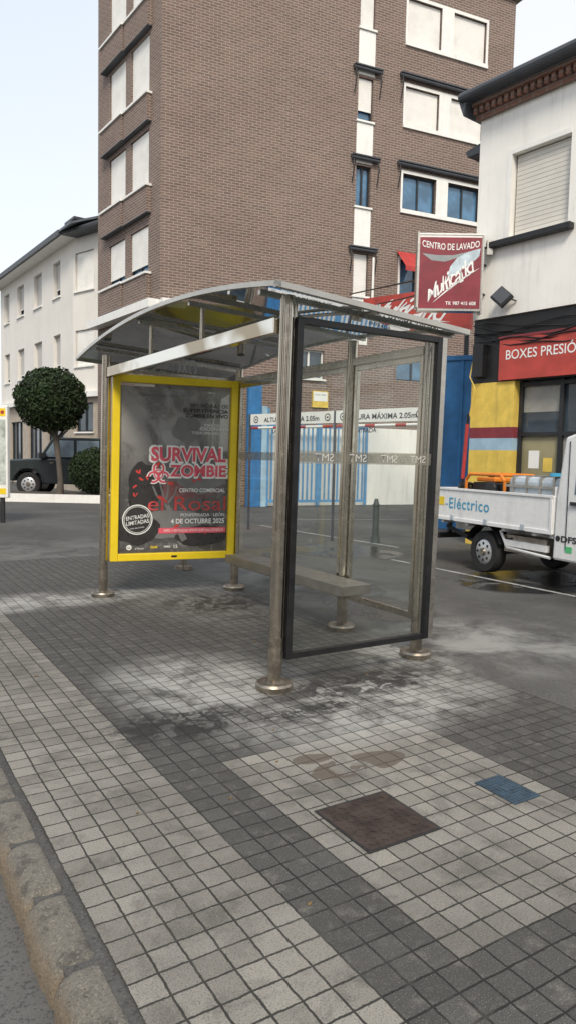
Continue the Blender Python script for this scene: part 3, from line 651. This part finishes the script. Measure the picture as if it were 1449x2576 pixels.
def wash():
    WW=frame(3.22,13.,.616,-.788); L=4.6
    E=empty("car_wash_building",WW,"white two storey car wash building with striped pillar and red sign","building")
    mb=MB(); wall(mb,L,4.03,7.42,[(.68,1.76,5.3,6.66)],M_white); mb.box(0,L,-.0,.3,4.0,4.029,M_white); mb.add([(0,0,4.03),(0,5,4.03),(0,5,7.42),(0,0,7.42)],[(0,1,2,3)],M_white); mb.build("wall",E,WW)
    wn=window(E,WW,.68,1.76,5.3,6.66,.2,1.,sill=False,sm=M_shut2)
    mb=MB(); mb.box(.32,1.88,-.14,-.002,5.16,5.26,M_black); mb.build("sill",wn,WW,bevel=.01)
    mb=MB(); mb.box(.60,.68,-.012,-.001,5.28,6.74,M_trim); mb.box(.68,1.76,-.012,-.001,6.66,6.74,M_trim); mb.build("surround",wn,WW)
    mb=MB(); mb.box(-.05,L,-.08,-.001,7.42,7.50,M_brick2)
    x=-.05
    while x<L: mb.box(x,x+.07,-.16,-.001,7.50,7.62,M_brick2); x+=.125
    mb.box(-.06,L,-.2,-.001,7.62,7.68,M_brick2); mb.build("brick_cornice",E,WW)
    mb=MB(); mb.prism([(-.12,7.45),(-.06,7.72),(-.06,7.86),(-.2,7.84),(-.22,7.7)],-.34,.4,M_slate); mb.box(-.2,L,-.34,-.2,7.69,7.73,M_slate); mb.cyl((-.18,-.36,7.76),(L,-.36,7.76),.075,.075,M_slate,10)
    mb.add([(-.2,-.3,7.83),(L,-.3,7.83),(L,5,9.4),(-.2,5,9.4)],[(0,1,2,3)],M_roof); mb.build("gutter",E,WW)
    mb=MB(); mb.prism([(-.35,6.95),(-.02,6.95),(-.02,7.12),(-.4,7.05)],.1,.8,M_slate); mb.build("side_eave",E,WW)
    mb=MB(); mb.box(.0,.9,.03,.45,0,1.70,M_yel2); mb.box(.0,.9,.031,.45,1.70,1.91,M_lblue); mb.box(0,.9,.03,.45,1.91,2.10,M_maroon); mb.box(0,.9,.031,.45,2.10,2.88,M_yel2); mb.build("pillar",E,WW)
    mb=MB(); mb.box(0,L,.05,.5,2.88,3.999,M_black); mb.build("dark_fascia",E,WW)
    mb=MB(); mb.box(.60,L,-.02,.049,2.90,3.60,M_redsign); mb.box(.58,L,-.028,.04,3.60,3.64,M_maroon); sg=mb.build("fascia_sign",E,WW)
    text("lettering","BOXES PRESIÓN",1.46,3.34,-.024,1.44,M_lett,sg,WW,height=.20,bold=.005)
    mb=MB(); mb.box(.9,L,.25,.27,.1,2.88,M_pane); G=mb.build("shop_window",E,WW)
    mb=MB()
    for x in (.93,1.7,2.5,3.4): mb.box(x-.035,x+.035,.18,.249,.0,2.88,M_dark)
    for z in (.1,1.98,2.82): mb.box(.9,L,.185,.248,z-.035,z+.035,M_dark)
    mb.build("frame",G,WW)
    Mwf=plain("pane_reflection",(.30,.27,.16),.12,var=.25,scale=1.4); Mwg=plain("pane_reflection_grey",(.34,.34,.31),.12,var=.25,scale=1.2)  # pane-sized tints standing in for the interior reflections in the shop glass
    for q in ((.965,1.665,.240,.249,1.25,1.945,Mwf),(1.735,2.465,.240,.249,1.3,1.945,Mwg),(1.10,1.30,.235,.2395,1.40,1.70,M_lett),(1.38,1.55,.235,.2395,1.35,1.58,M_yel2),(.965,1.665,.241,.249,2.35,2.785,Mwg)):
        mb=MB(); mb.box(*q); mb.build("poster_and_reflection",G,WW)
    mb=MB(); M=Matrix.Translation((.72,-.18,4.27))@Matrix.Rotation(math.radians(40),4,'Y')@Matrix.Rotation(math.radians(-25),4,'X'); mb.box(-.15,.15,-.04,.04,-.13,.13,M_dark,M); mb.box(-.13,.13,-.06,-.041,-.11,.11,M_slate,M); mb.tube([(.72,-.15,4.3),(.9,-.02,4.2)],.015,M_dark,6); mb.build("floodlight",E,WW,bevel=.01)
    mb=MB(); mb.box(.08,.3,-.08,.049,2.98,3.55,M_black); mb.build("speaker",E,WW,bevel=.01)
    mb=MB(); 
    for k in range(6):
        a=Vector((.05,-.02,3.9-.05*k)); pts=[a+Vector((t*3.,-.02*math.sin(t*9+k),-.10*math.sin(math.pi*t)*(1+.4*k%2)+.04*math.sin(t*14+k*2))) for t in [i/12 for i in range(13)]]
        mb.tube(pts,.011,M_black,5)
    mb.tube([(.1,-.02,3.5),(.02,-.05,3.0),(.12,-.03,2.8),(.03,-.03,2.3)],.012,M_yel2,5)
    mb.build("cables",E,WW)
    S=empty("projecting_sign",Matrix.Translation((2.7,12.7,4.1)),"weathered wine red projecting car wash sign box","sign")
    SW=frame(2.16,12.75,1.08,-.03); mb=MB(); w_=1.08; mb.box(.0,w_,-.09,.09,4.12,5.37,M_trim); b=mb.build("sign_box",S,SW,bevel=.01)
    mb=MB(); mb.box(.012,w_-.01,-.096,-.0905,4.13,5.33,M_wine); mb.build("sign_face",b,SW)
    mb=MB(); mb.box(-.03,0-.001,-.11,.11,4.14,5.42,M_alu); mb.box(w_+.001,w_+.03,-.11,.11,4.05,5.36,M_alu); mb.box(-.02,w_+.02,-.10,.10,5.371,5.40,M_trim); mb.box(-.0,w_+.02,-.10,.10,4.09,4.119,M_alu); mb.build("sign_frame",b,SW)
    text("lettering","CENTRO DE LAVADO",w_/2,5.17,-.099,.98,M_lett,b,SW,height=.11,bold=.01,arch=.06)
    brush("lettering","Multicarlo",w_/2-.02,4.60,-.101,1.02,M_lett,b,SW,.23,math.radians(37))
    text("lettering","Tlf. 987 415 608",w_/2+.2,4.22,-.098,.52,M_lett,b,SW,height=.06,bold=.01)
    mb=MB(); v=[(.50,4.66),(.54,4.84),(.66,4.99),(.84,5.09),(1.05,5.15),(1.03,5.02),(.95,4.94),(.78,4.82),(.64,4.70)]; mb.add([(p[0],-.0975,p[1]) for p in v],[tuple(range(9))],M_swoosh); v=[(.05,5.06),(.30,5.03),(.58,5.03),(.84,5.09),(.66,4.99),(.45,4.92),(.22,4.94)]; mb.add([(p[0],-.0970,p[1]) for p in v],[tuple(range(7))],plain("sign_grey",(.3,.33,.34),.5))
    mb.build("emblem",b,SW)
    mb=MB(); 
    for z in (5.2,4.9,4.4): mb.tube([(w_+.02,0,z),(w_+.22,.25,z+.04)],.022,M_dark,6)
    mb.box(w_+.08,w_+.18,-.1,0,5.05,5.3,M_alu); mb.build("bracket",b,SW)
wash()
E=empty("yard_sign",frame(2.0,20.4,2.3,-2.9),"large red yard sign with white script on a pole","sign"); w=W[E.name]
mb=MB(); mb.add([(0,-.05,5.55),(3.7,-.05,4.65),(3.7,-.05,5.72),(0,-.05,5.95),(0,.05,5.55),(3.7,.05,4.65),(3.7,.05,5.72),(0,.05,5.95)],[(0,1,2,3),(7,6,5,4),(0,4,5,1),(1,5,6,2),(2,6,7,3),(3,7,4,0)],M_redsign); b=mb.build("panel",E,w)
brush("lettering","Multicarlo",1.6,5.42,-.056,2.9,M_lett,b,w,.50,math.radians(-8))
mb=MB(); mb.cyl((3.5,.1,0),(3.5,.1,5.2),.06,.06,M_dark,10); mb.build("pole",E,w)
mb=MB(); pts=lambda a,b,s:[Vector(a).lerp(Vector(b),t)+Vector((0,0,-s*math.sin(math.pi*t))) for t in [i/14 for i in range(15)]]
mb.tube(pts((1.8,23.2,6.7),(3.2,12.9,4.9),.0),.022,M_black,5); mb.tube(pts((1.9,23.2,6.3),(3.2,12.9,4.75),.1),.018,M_black,5)
o=mb.build("overhead_cable"); tag(o,"black overhead cables between brick block and car wash","cable")

def yard():
    BW=frame(3.28,15.78,1.2,-.55); mb=MB(); mb.box(0,1.6,0,.12,0,3.76,M_blue); 
    for x in (.0,.42,.84,1.26): mb.box(x,x+.05,-.03,-.001,0,3.76,M_blue)
    mb.box(-.0,1.6,-.04,-.031,3.66,3.76,M_blue); o=mb.build("blue_metal_wall",world=BW); tag(o,"blue painted metal wall panel beside the car wash","wall")
    GW=frame(-1.22,21.2,3.7,1.72)
    mb=MB(); mb.box(0,.42,0,.15,0,3.85,M_blue); mb.box(.43,.6,-.02,.1,0,3.0,M_lblue); o=mb.build("blue_wall_pillar",world=GW); tag(o,"blue painted wall pillar beside the barred gate","wall")
    E=empty("barred_gate",GW,"pale blue barred metal gate at the yard end","gate")
    mb=MB(); Mbar=plain("gate_blue",(.10,.27,.48),.6)
    for x in (.64,2.35,4.05): mb.box(x-.04,x+.04,-.0,.05,0.02,2.95 if x<1 else 2.55,Mbar)
    for z in (.16,2.45): mb.box(.68,4.01,.005,.045,z-.04,z+.04,Mbar)
    mb.build("gate_frame",E,GW)
    mb=MB(); x=.78
    while x<4.0:
        if abs(x-2.35)>.06: mb.box(x-.026,x+.026,.012,.04,.20,2.41,Mbar)
        x+=.15
    mb.build("bars",E,GW)
    mb=MB(); mb.box(.65,6.6,.35,.5,0,2.5,M_white)
    o=mb.build("white_yard_wall",world=GW); tag(o,"white painted yard wall behind the blue gate","wall")
    E=empty("height_barrier",frame(-.79,14.6,2.87,-3.0),"white height limit barrier with black lettering and striped bar","barrier"); HW=W[E.name]
    for i,(a,b) in enumerate(((.02,2.28),(2.34,4.3))):
        mb=MB(); mb.box(a,b,-.02,.02,2.13,2.345,M_trim); bd=mb.build("board",E,HW)
        c=(a+b)/2
        text("lettering","ALTURA MÁXIMA 2.05m",c+.03,2.235,-.024,1.5,M_lettd,bd,HW,height=.115,bold=.015)
        mb=MB()
        for x in (a+.17,b-.14):
            n=16; mb.add([(x+.07*math.cos(2*math.pi*k/n),-.0235,2.235+.07*math.sin(2*math.pi*k/n)) for k in range(n)],[tuple(range(n))],M_lettd); mb.add([(x+.05*math.cos(2*math.pi*k/n),-.0245,2.235+.05*math.sin(2*math.pi*k/n)) for k in range(n)],[tuple(range(n))],M_trim); mb.box(x-.025,x+.025,-.026,-.0252,2.22,2.25,M_lettd)
        mb.build("symbol",bd,HW)
        text("lettering",("SALIDA","ENTRADA")[i],c-.3,1.99,-.012,(.38,.5)[i],M_lettd,bd,HW,height=.08,bold=.02)
        mb=MB(); k=a+.02; j=0
        while k<b-.05: mb.cyl((k,0.0,2.07),(min(k+.22,b-.02),0.0,2.07),.026,.026,M_trim if j%3 else M_red,10); k+=.22; j+=1
        mb.build("striped_bar",E,HW)
    mb=MB()
    for x in (-.02,2.31,4.33): mb.box(x-.016,x+.016,-.02,.02,0,2.35,M_slate)
    mb.build("uprights",E,HW)
    E=empty("bollard",Matrix.Translation((1.57,12.8,0)),"dark green cast iron bollard on the yard asphalt","bollard"); w=W[E.name]
    mb=MB(); mb.cyl((0,0,0),(0,0,.12),.085,.075,M_pole,16); mb.cyl((0,0,.12),(0,0,.66),.06,.055,M_pole,16); mb.cyl((0,0,.66),(0,0,.69),.07,.07,M_pole,16); mb.cyl((0,0,.69),(0,0,.79),.055,.03,M_pole,16); mb.build("shaft",E,w,smooth=True)
yard()

def wheel(parent,w,x,y,r,wd,side,hub=None):
    mb=MB(); n=28; prof=[(r*.62,-wd/2),(r*.93,-wd/2),(r,-wd/2+.03),(r,wd/2-.03),(r*.93,wd/2),(r*.62,wd/2)]
    V=[]
    for i in range(n):
        t=2*math.pi*i/n
        for rr,yy in prof: V.append((x+rr*math.cos(t),y+yy,r+rr*math.sin(t)))
    m=len(prof); F=[(i*m+j,((i+1)%n)*m+j,((i+1)%n)*m+(j+1)%m,i*m+(j+1)%m) for i in range(n) for j in range(m)]
    mb.add(V,F,M_tyre); W_=mb.build("wheel",parent,w,smooth=True,origin=(x,y,r))
    mb=MB(); yo=y+side*(wd/2-.03); mb.cyl((x,yo,r),(x,yo+side*.012,r),r*.61,r*.61,M_rim,24); mb.cyl((x,yo+side*.012,r),(x,yo+side*.03,r),r*.6,r*.52,M_rim,24); 
    for k in range(8):
        t=2*math.pi*k/8; mb.cyl((x+r*.40*math.cos(t),yo+side*.028,r+r*.40*math.sin(t)),(x+r*.40*math.cos(t),yo+side*.034,r+r*.40*math.sin(t)),r*.07,r*.07,M_black,10)
    mb.cyl((x,yo+side*.02,r),(x,yo+side*.06,r),r*.2,r*.15,M_steeld,16); mb.build("rim",W_,w,smooth=True)
def truck():
    TW=frame(2.62,9.60,.41,-.912); E=empty("flatbed_truck",TW@Matrix.Translation((.9,.7,0)),"small white electric flatbed truck carrying cleaning gear","truck")
    wd=1.42
    mb=MB(); mb.box(-1.03,1.29,.0,wd,.66,.72,M_truck)
    b=mb.build("bed",E,TW,bevel=.006)
    mb=MB(); 
    mb.box(-1.03,1.29,-.03,-.002,.655,1.11,M_truck); mb.box(-1.03,1.29,wd+.002,wd+.03,.655,1.11,M_truck); mb.box(-1.06,-1.031,-.03,wd+.03,.655,1.11,M_truck); mb.box(1.262,1.29,-.001,wd+.001,.721,1.22,M_truck)
    mb.box(-1.03,1.29,-.045,-.031,1.085,1.118,M_truck); mb.box(-1.03,1.29,-.045,-.031,.65,.70,M_truck)
    for x in (-1.0,1.26): mb.box(x-.02,x+.02,-.045,-.031,.70,1.085,M_truck)
    mb.build("side_panel",b,TW,bevel=.004)
    mb=MB()
    for x in (-.62,.1,.8): mb.box(x-.035,x+.035,-.052,-.046,.66,.73,M_grey); mb.cyl((x-.05,-.05,.645),(x+.05,-.05,.645),.012,.012,M_dark,8)
    mb.build("hinge",b,TW)
    text("lettering","Eléctrico",-.28,.90,-.0335,.86,M_blt,b,TW,height=.155,bold=.012,space=1.12)
    mb=MB(); mb.box(-.96,-.83,-.0345,-.0312,.86,.98,M_yel); mb.box(-.80,-.74,-.0345,-.0312,.87,.885,M_blt); mb.build("sticker",b,TW)
    mb=MB(); mb.box(-1.0,3.0,.32,.42,.50,.62,M_truck); mb.box(-1.0,3.0,1.0,1.1,.50,.62,M_truck)
    for x in (-.95,-.4,.35,.9,1.2): mb.box(x,x+.06,.02,wd-.02,.60,.659,M_truck)
    mb.box(.35,1.1,.08,.34,.34,.56,M_steeld); mb.box(.42,1.15,.02,.075,.42,.50,M_truck); mb.tube([(.3,.05,.60),(.45,.04,.40),(1.2,.04,.36)],.02,M_truck,6)
    mb.tube([(-.9,.1,.55),(-.1,.12,.34),(.5,.1,.52)],.03,M_dark,6); mb.cyl((0,.1,.28),(0,wd-.1,.28),.045,.045,M_dark,10)
    mb.build("chassis",E,TW)
    mb=MB(); mb.box(-1.12,-1.0,.02,wd-.02,.36,.44,M_black); mb.box(-1.05,-.99,.2,.26,.44,.6,M_black); mb.box(-1.05,-.99,wd-.26,wd-.2,.44,.6,M_black); mb.cyl((-1.08,-.02,.5),(-1.08,-.02,.57),.05,.05,M_black,10); mb.build("rear_bumper",E,TW,bevel=.01)
    mb=MB(); 
    pts=[(.36*math.cos(math.radians(a)),.30+.36*math.sin(math.radians(a))) for a in range(20,161,14)]
    for p,q in zip(pts[:-1],pts[1:]): mb.add([(p[0],.0,p[1]),(q[0],.0,q[1]),(q[0],.2,q[1]),(p[0],.2,p[1])],[(0,1,2,3)],M_black)
    mb.build("mudguard",E,TW)
    for x in (0,2.35):
        wheel(E,TW,x,.11,.285,.17,-1); wheel(E,TW,x,wd-.11,.285,.17,1)
    mb=MB(); prof=[(1.30,.36),(1.95,.36),(2.02,.55),(2.2,.66),(2.5,.66),(2.68,.55),(2.72,.34),(3.02,.36),(3.05,.9),(2.95,1.12),(2.55,1.74),(2.3,1.82),(1.6,1.85),(1.42,1.80),(1.32,1.1)]
    mb.prism(prof,-.03,wd+.03,M_truck); cab=mb.build("cab",E,TW,bevel=.03)
    mb=MB(); mb.prism([(1.60,1.15),(1.64,1.70),(2.28,1.69),(2.75,1.15)],-.036,-.0305,M_panec); mb.prism([(1.60,1.15),(1.64,1.70),(2.28,1.69),(2.75,1.15)],wd+.0305,wd+.036,M_pane); mb.add([(1.322,.2,1.25),(1.322,wd-.2,1.25),(1.385,wd-.2,1.68),(1.385,.2,1.68)],[(0,1,2,3)],M_pane); mb.add([(2.965,.08,1.12),(2.965,wd-.08,1.12),(2.575,wd-.12,1.71),(2.575,.12,1.71)],[(0,1,2,3)],M_pane); mb.build("cab_window",cab,TW)
    mb=MB(); mb.tube([(1.50,-.034,.5),(1.50,-.034,1.75)],.006,M_dark,5); mb.tube([(2.0,-.034,.5),(2.45,-.034,.75),(2.78,-.034,1.12)],.005,M_dark,5); mb.box(1.56,1.70,-.06,-.031,1.02,1.06,M_dark); mb.build("door_seam",cab,TW)
    text("lettering","DFSK",1.60,.62,-.0345,.34,M_lettd,cab,TW,height=.075,bold=.03)
    mb=MB(); mb.box(1.50,1.60,-.0345,-.0312,.47,.54,M_green); mb.cyl((1.38,-.0345,.62),(1.38,-.031,.62),.035,.035,M_lettd,14); mb.build("badge",cab,TW)
    mb=MB(); mb.box(3.03,3.1,.05,wd-.05,.34,.52,M_dark); mb.build("front_bumper",E,TW)
    mb=MB(); mb.box(2.98,3.06,.06,.3,.68,.86,M_lett); mb.build("headlight",E,TW,bevel=.02)
    mb=MB(); mb.box(2.98,3.06,wd-.3,wd-.06,.68,.86,M_lett); mb.build("headlight",E,TW,bevel=.02)
    g=empty("generator",TW@Matrix.Translation((-.20,.45,.72)),"orange framed petrol generator standing on the truck bed","generator"); gw=W[g.name]
    mb=MB(); x0,x1,y0,y1,z0,z1=-.40,.40,-.28,.28,.02,.60
    for y in (y0,y1):
        mb.tube([(x0,y,z0),(x0,y,z1-.08),(x0+.08,y,z1),(x1-.08,y,z1),(x1,y,z1-.08),(x1,y,z0),(x0,y,z0)],.022,M_orange,8)
    for x in (x0+.08,x1-.08): mb.tube([(x,y0,z1),(x,y1,z1)],.02,M_orange,8)
    mb.tube([(x0,y0,.3),(x0,y1,.3)],.02,M_orange,8); mb.build("tube_frame",g,gw)
    mb=MB(); mb.box(-.33,.33,-.22,.22,.02,.49,M_black); mb.box(-.28,.1,-.2,.2,.50,.56,M_orange); mb.cyl((-.2,0,.56),(-.2,0,.59),.05,.05,M_black,12); mb.cyl((.1,-.28,.40),(.1,-.2,.40),.11,.11,M_dark,14); mb.build("engine",g,gw,bevel=.02)
    g=empty("water_tank",TW@Matrix.Translation((.80,.55,.72)),"grey ribbed plastic water tank strapped on the truck bed","tank"); gw=W[g.name]
    mb=MB(); mb.box(-.50,.42,-.42,.6,.0,.60,M_grey); mb.build("tank_body",g,gw,bevel=.07)
    mb=MB(); 
    for x in (-.38,-.14,.1,.32): mb.box(x-.015,x+.015,-.432,.61,.0,.612,M_alu)
    mb.box(-.52,.44,-.438,-.433,.18,.21,M_alu); mb.box(-.52,.44,-.438,-.433,.46,.49,M_alu); mb.build("cage",g,gw)
    mb=MB(); mb.cyl((-.05,0,.60),(-.05,0,.65),.1,.1,M_blt,16); mb.build("cap",g,gw)
    mb=MB()
    for k in range(9):
        r=.18-.01*k; pts=[(-.78+r*math.cos(t),.32+r*math.sin(t)*.9,.76+.05*k+.015*math.sin(3*t+k)) for t in [i*2*math.pi/16 for i in range(17)]]
        mb.tube(pts,.024,M_black,6)
    o=mb.build("coiled_hose",world=TW); tag(o,"coiled black rubber hose lying on the truck bed","hose")
    mb=MB(); mb.tube([(-.62,.10,.72),(-.60,.1,1.25)],.016,M_black,8); mb.tube([(-.60,.1,1.25),(-.54,.1,2.02)],.026,M_red,10); mb.tube([(-.54,.1,2.02),(-.53,.1,2.16)],.016,M_black,8)
    o=mb.build("pressure_lance",world=TW); tag(o,"red and black pressure lance standing upright on truck bed","tool")
truck()
def suv():
    SW=frame(-5.5,24.4,-1,-.04)
    E=empty("parked_car",SW@Matrix.Translation((2.15,.9,0)),"dark grey boxy off road car parked beyond the planter","car")
    yn=1.8; yf=0.   # local +y points to the viewer's side here
    mb=MB()
    lower=[(.05,.5),(.35,.42),(.38,.62),(.55,.88),(1.05,.88),(1.22,.62),(1.26,.42),(2.9,.42),(2.95,.62),(3.1,.88),(3.6,.88),(3.78,.62),(3.82,.5),(4.25,.5),(4.28,1.05),(4.2,1.20),(3.1,1.28),(.02,1.28)]
    mb.prism(lower,yf,yn,M_suv); b=mb.build("body",E,SW,bevel=.05)
    mb=MB(); mb.prism([(.04,1.28),(3.05,1.28),(2.60,1.95),(2.4,2.0),(.16,2.0),(.04,1.9)],yf+.09,yn-.09,M_suv); mb.build("cabin",b,SW,bevel=.04)
    mb=MB()
    for y0,y1 in ((yn-.0895,yn-.070),(yf+.070,yf+.0895)):
        for q in ([(.18,1.34),(.9,1.34),(.9,1.90),(.22,1.90)],[(1.0,1.34),(1.75,1.34),(1.75,1.90),(1.0,1.90)],[(1.85,1.34),(2.86,1.34),(2.50,1.90),(1.85,1.90)]): mb.prism(q,y0,y1,M_panec)
    mb.add([(3.04,yf+.2,1.33),(3.04,yn-.2,1.33),(2.66,yn-.2,1.90),(2.66,yf+.2,1.90)],[(0,1,2,3)],M_panec); mb.build("car_window",b,SW)
    mb=MB(); 
    for x in (.8,3.35):
        pts=[(x+.52*math.cos(math.radians(a)),.42+.52*math.sin(math.radians(a))) for a in range(0,181,15)]
        for p,q in zip(pts[:-1],pts[1:]):
            mb.add([(p[0],yn-.02,p[1]),(q[0],yn-.02,q[1]),(q[0],yn+.05,q[1]),(p[0],yn+.05,p[1])],[(0,1,2,3)],M_black)
    mb.box(-.02,.04,yf+.1,yn-.1,.45,.7,M_black); mb.box(4.25,4.4,yf+.1,yn-.1,.5,.72,M_black); mb.box(2.75,2.95,yn+.0,yn+.16,1.3,1.46,M_black); mb.build("trim",b,SW)
    mb=MB(); 
    for x in (1.0,1.85): mb.box(x-.035,x-.015,yn+.0,yn+.004,.55,1.27,M_black)
    for x in (1.65,2.6): mb.box(x-.1,x+.02,yn+.001,yn+.03,1.12,1.15,M_steeld)
    mb.build("car_door",b,SW)
    for x in (.8,3.35):
        wheel(E,SW,x,yn-.1,.40,.25,1); wheel(E,SW,x,yf+.1,.40,.25,-1)
    mb=MB(); mb.box(-.03,.02,yn-.25,yn-.08,.95,1.15,M_red); mb.build("tail_light",E,SW)
    mb=MB(); mb.cyl((4.27,yn-.35,.95),(4.31,yn-.35,.95),.1,.1,M_lett,16); mb.build("headlight",E,SW)
    # whole car sits behind the planter
    E.location.y+=1.7; 
suv()

def leaves(name,parent,w,c,R,n,size,flat=1.,seed=1):
    rnd=random.Random(seed); mb=MB(); V=[];F=[]
    c=Vector(c)
    for i in range(n):
        d=Vector((rnd.gauss(0,1),rnd.gauss(0,1),rnd.gauss(0,1))).normalized()
        lump=1+.05*noise.noise(d*2.6+Vector((seed,0,0)))*2+.07*noise.noise(d*8)
        r=R*lump*(1-.42*rnd.random()**2.2)
        if rnd.random()<.03: r*=1.06
        p=c+Vector((d.x*r,d.y*r,d.z*r*flat)); nn=(d+Vector((rnd.gauss(0,.6),rnd.gauss(0,.6),rnd.gauss(0,.6)))).normalized()
        a=nn.orthogonal().normalized(); a.rotate(Matrix.Rotation(rnd.random()*6.28,3,nn)); b_=nn.cross(a); s=size*(.6+.8*rnd.random())
        k=len(V); V+=[p-a*s,p+b_*s*.45,p+a*s,p-b_*s*.45]; F.append((k,k+1,k+2,k+3))
    mb.add(V,F,M_leaf); return mb.build(name,parent,w)
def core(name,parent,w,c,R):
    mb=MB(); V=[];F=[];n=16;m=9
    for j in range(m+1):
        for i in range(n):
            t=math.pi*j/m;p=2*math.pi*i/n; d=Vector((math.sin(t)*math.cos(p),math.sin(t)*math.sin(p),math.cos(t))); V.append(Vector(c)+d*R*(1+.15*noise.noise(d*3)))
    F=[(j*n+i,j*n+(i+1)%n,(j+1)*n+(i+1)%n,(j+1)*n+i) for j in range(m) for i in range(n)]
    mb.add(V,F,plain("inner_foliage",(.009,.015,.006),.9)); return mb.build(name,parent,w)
def planting():
    mb=MB(); mb.box(-14,-5.35,21.25,21.42,0,.24,M_trim); mb.box(-5.52,-5.35,21.421,23.4,0,.24,M_trim); mb.box(-14,-5.521,21.421,23.4,0,.2,M_soil); o=mb.build("planter_bed"); tag(o,"long low planter bed with white kerb beside the street","planter")
    E=empty("clipped_tree",Matrix.Translation((-7.03,22.0,.2)),"round clipped tree with thin trunk in the white planter","tree"); w=W[E.name]
    mb=MB(); pts=[((0,0,0),.13),((.03,.02,.4),.09),((-.02,0,1.0),.08),((-.1,.02,1.6),.09),((-.15,0,2.0),.08)]
    for (p,r),(q,r2) in zip(pts[:-1],pts[1:]): mb.cyl(p,q,r,r2,M_bark,12)
    for k in range(7):
        a=k*.9; mb.cyl((-.12,0,1.6+.04*k),(-.2+.75*math.cos(a),.75*math.sin(a),2.3+.1*(k%3)),.04,.015,M_bark,7)
    mb.build("trunk",E,w,smooth=True)
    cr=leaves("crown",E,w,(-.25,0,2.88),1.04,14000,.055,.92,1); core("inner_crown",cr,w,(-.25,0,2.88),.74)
    E=empty("clipped_bush",Matrix.Translation((-6.0,22.0,.2)),"round clipped evergreen bush in the white planter","bush"); w=W[E.name]
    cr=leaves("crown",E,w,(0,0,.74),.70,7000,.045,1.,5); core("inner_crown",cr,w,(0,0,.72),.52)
    E=empty("information_panel",Matrix.Translation((-6.45,15,0)),"white and yellow street information panel on two legs","sign"); w=W[E.name]
    mb=MB(); mb.box(-.6,.6,-.07,.07,.52,2.44,M_trim); b=mb.build("cabinet",E,w,bevel=.02)
    mb=MB(); mb.box(-.54,.56,-.075,-.0705,2.22,2.38,M_yel); mb.box(-.54,.56,-.075,-.0705,.6,.72,M_yel); mb.box(-.54,.56,-.0745,-.0705,.8,2.15,plain("map_print",(.5,.55,.5),.5,var=.4,scale=6)); mb.cyl((.50,-.079,2.3),(.50,-.076,2.3),.04,.04,M_red,14); mb.build("print",b,w)
    for x in (-.46,.46):
        mb=MB(); mb.box(x-.04,x+.04,-.04,.04,0,.519,M_dark); mb.build("leg",E,w)
planting()

def backhouses():  # unseen houses; those on the left added to give the steel darker reflections
    for i,(x,y,L,h,m) in enumerate([(18,-6,9,6.5,M_white),(11,-15,9,8.5,M_brick2),(1.,-19,9,7,M_brick2),(-11,-17,10,9,M_beige),(-19,-7,10,8,M_brick2),(-18,6,11,9,M_white2)]):
        to=Vector((-x,-y,0)).normalized(); dx=Vector((-to.y,to.x,0))
        FW=frame(x-dx.x*L/2,y-dx.y*L/2,dx.x,dx.y)
        if (FW.to_3x3()@Vector((0,-1,0))).dot(to)<0:
            dx=-dx; FW=frame(x-dx.x*L/2,y-dx.y*L/2,dx.x,dx.y)
        E=empty("street_house",FW,"plain unseen terraced house with pitched roof across the street, set for reflections","house","houses across the street")
        holes=[(a,a+1.1,z,z+1.4) for a in (1,3.8,6.6) for z in ((1.,3.9) if h<8 else (1.,3.9,6.4))]
        mb=MB(); wall(mb,L,0,h,holes,m); mb.box(0,.01,.0,7,0,h,m); mb.box(L-.01,L,.0,7,0,h,m); mb.build("wall",E,FW)
        for q in holes: window(E,FW,*q,.15,.5)
        mb=MB(); mb.prism([(-.4,h),(L+.4,h),(L/2,h+2.2)],-.4,7.4,M_roof); mb.build("roof",E,FW)
backhouses()

# ------------------------------------------------------------ light, sky, camera
el=math.radians(44); az=Vector((.0,-1,0)).normalized(); sd=Vector((az.x*math.cos(el),az.y*math.cos(el),math.sin(el)))
L=bpy.data.lights.new("sun",'SUN'); L.energy=2.8; L.angle=math.radians(16); L.color=(1,.91,.78); lo=bpy.data.objects.new("sun",L); COL.objects.link(lo); lo.rotation_euler=sd.to_track_quat('Z','Y').to_euler()
wd=bpy.data.worlds.new("World"); SC.world=wd; wd.use_nodes=True; nt=wd.node_tree; n=N(nt); bg=nt.nodes["Background"]; out=nt.nodes["World Output"]
sk=n.n("ShaderNodeTexSky",sky_type='NISHITA'); sk.sun_disc=False; sk.sun_elevation=el; sk.sun_rotation=math.atan2(az.x,az.y); sk.dust_density=2.; sk.air_density=1.
n.l(sk.outputs[0],bg.inputs[0]); bg.inputs[1].default_value=.05
tc=n.n("ShaderNodeTexCoord"); X=n.xyz(tc.outputs['Generated'])
f=n.ramp(X[2],.05,.9); g=n.ramp(X[0],-.45,.3)
c=n.mix(f,(.95,.96,.96),(.66,.77,.88)); c=n.mix(n.m('MULTIPLY',g,.85),c,(1.,.985,.96))
b2=n.n("ShaderNodeBackground"); n.l(c,b2.inputs[0]); b2.inputs[1].default_value=.92
ad=n.n("ShaderNodeAddShader"); n.l(bg.outputs[0],ad.inputs[0]); n.l(b2.outputs[0],ad.inputs[1]); n.l(ad.outputs[0],out.inputs[0])
cd=bpy.data.cameras.new("camera"); co=bpy.data.objects.new("camera",cd); COL.objects.link(co); SC.camera=co
cd.sensor_fit='VERTICAL'; cd.sensor_height=36; cd.lens=36*1800/2576; cd.clip_start=.05; cd.clip_end=2000
p=math.atan(138/1800)
co.matrix_world=Matrix.Translation((0,0,1.5))@Matrix.Rotation(math.pi/2-p,4,'X')@Matrix.Rotation(math.radians(1.25),4,'Z')
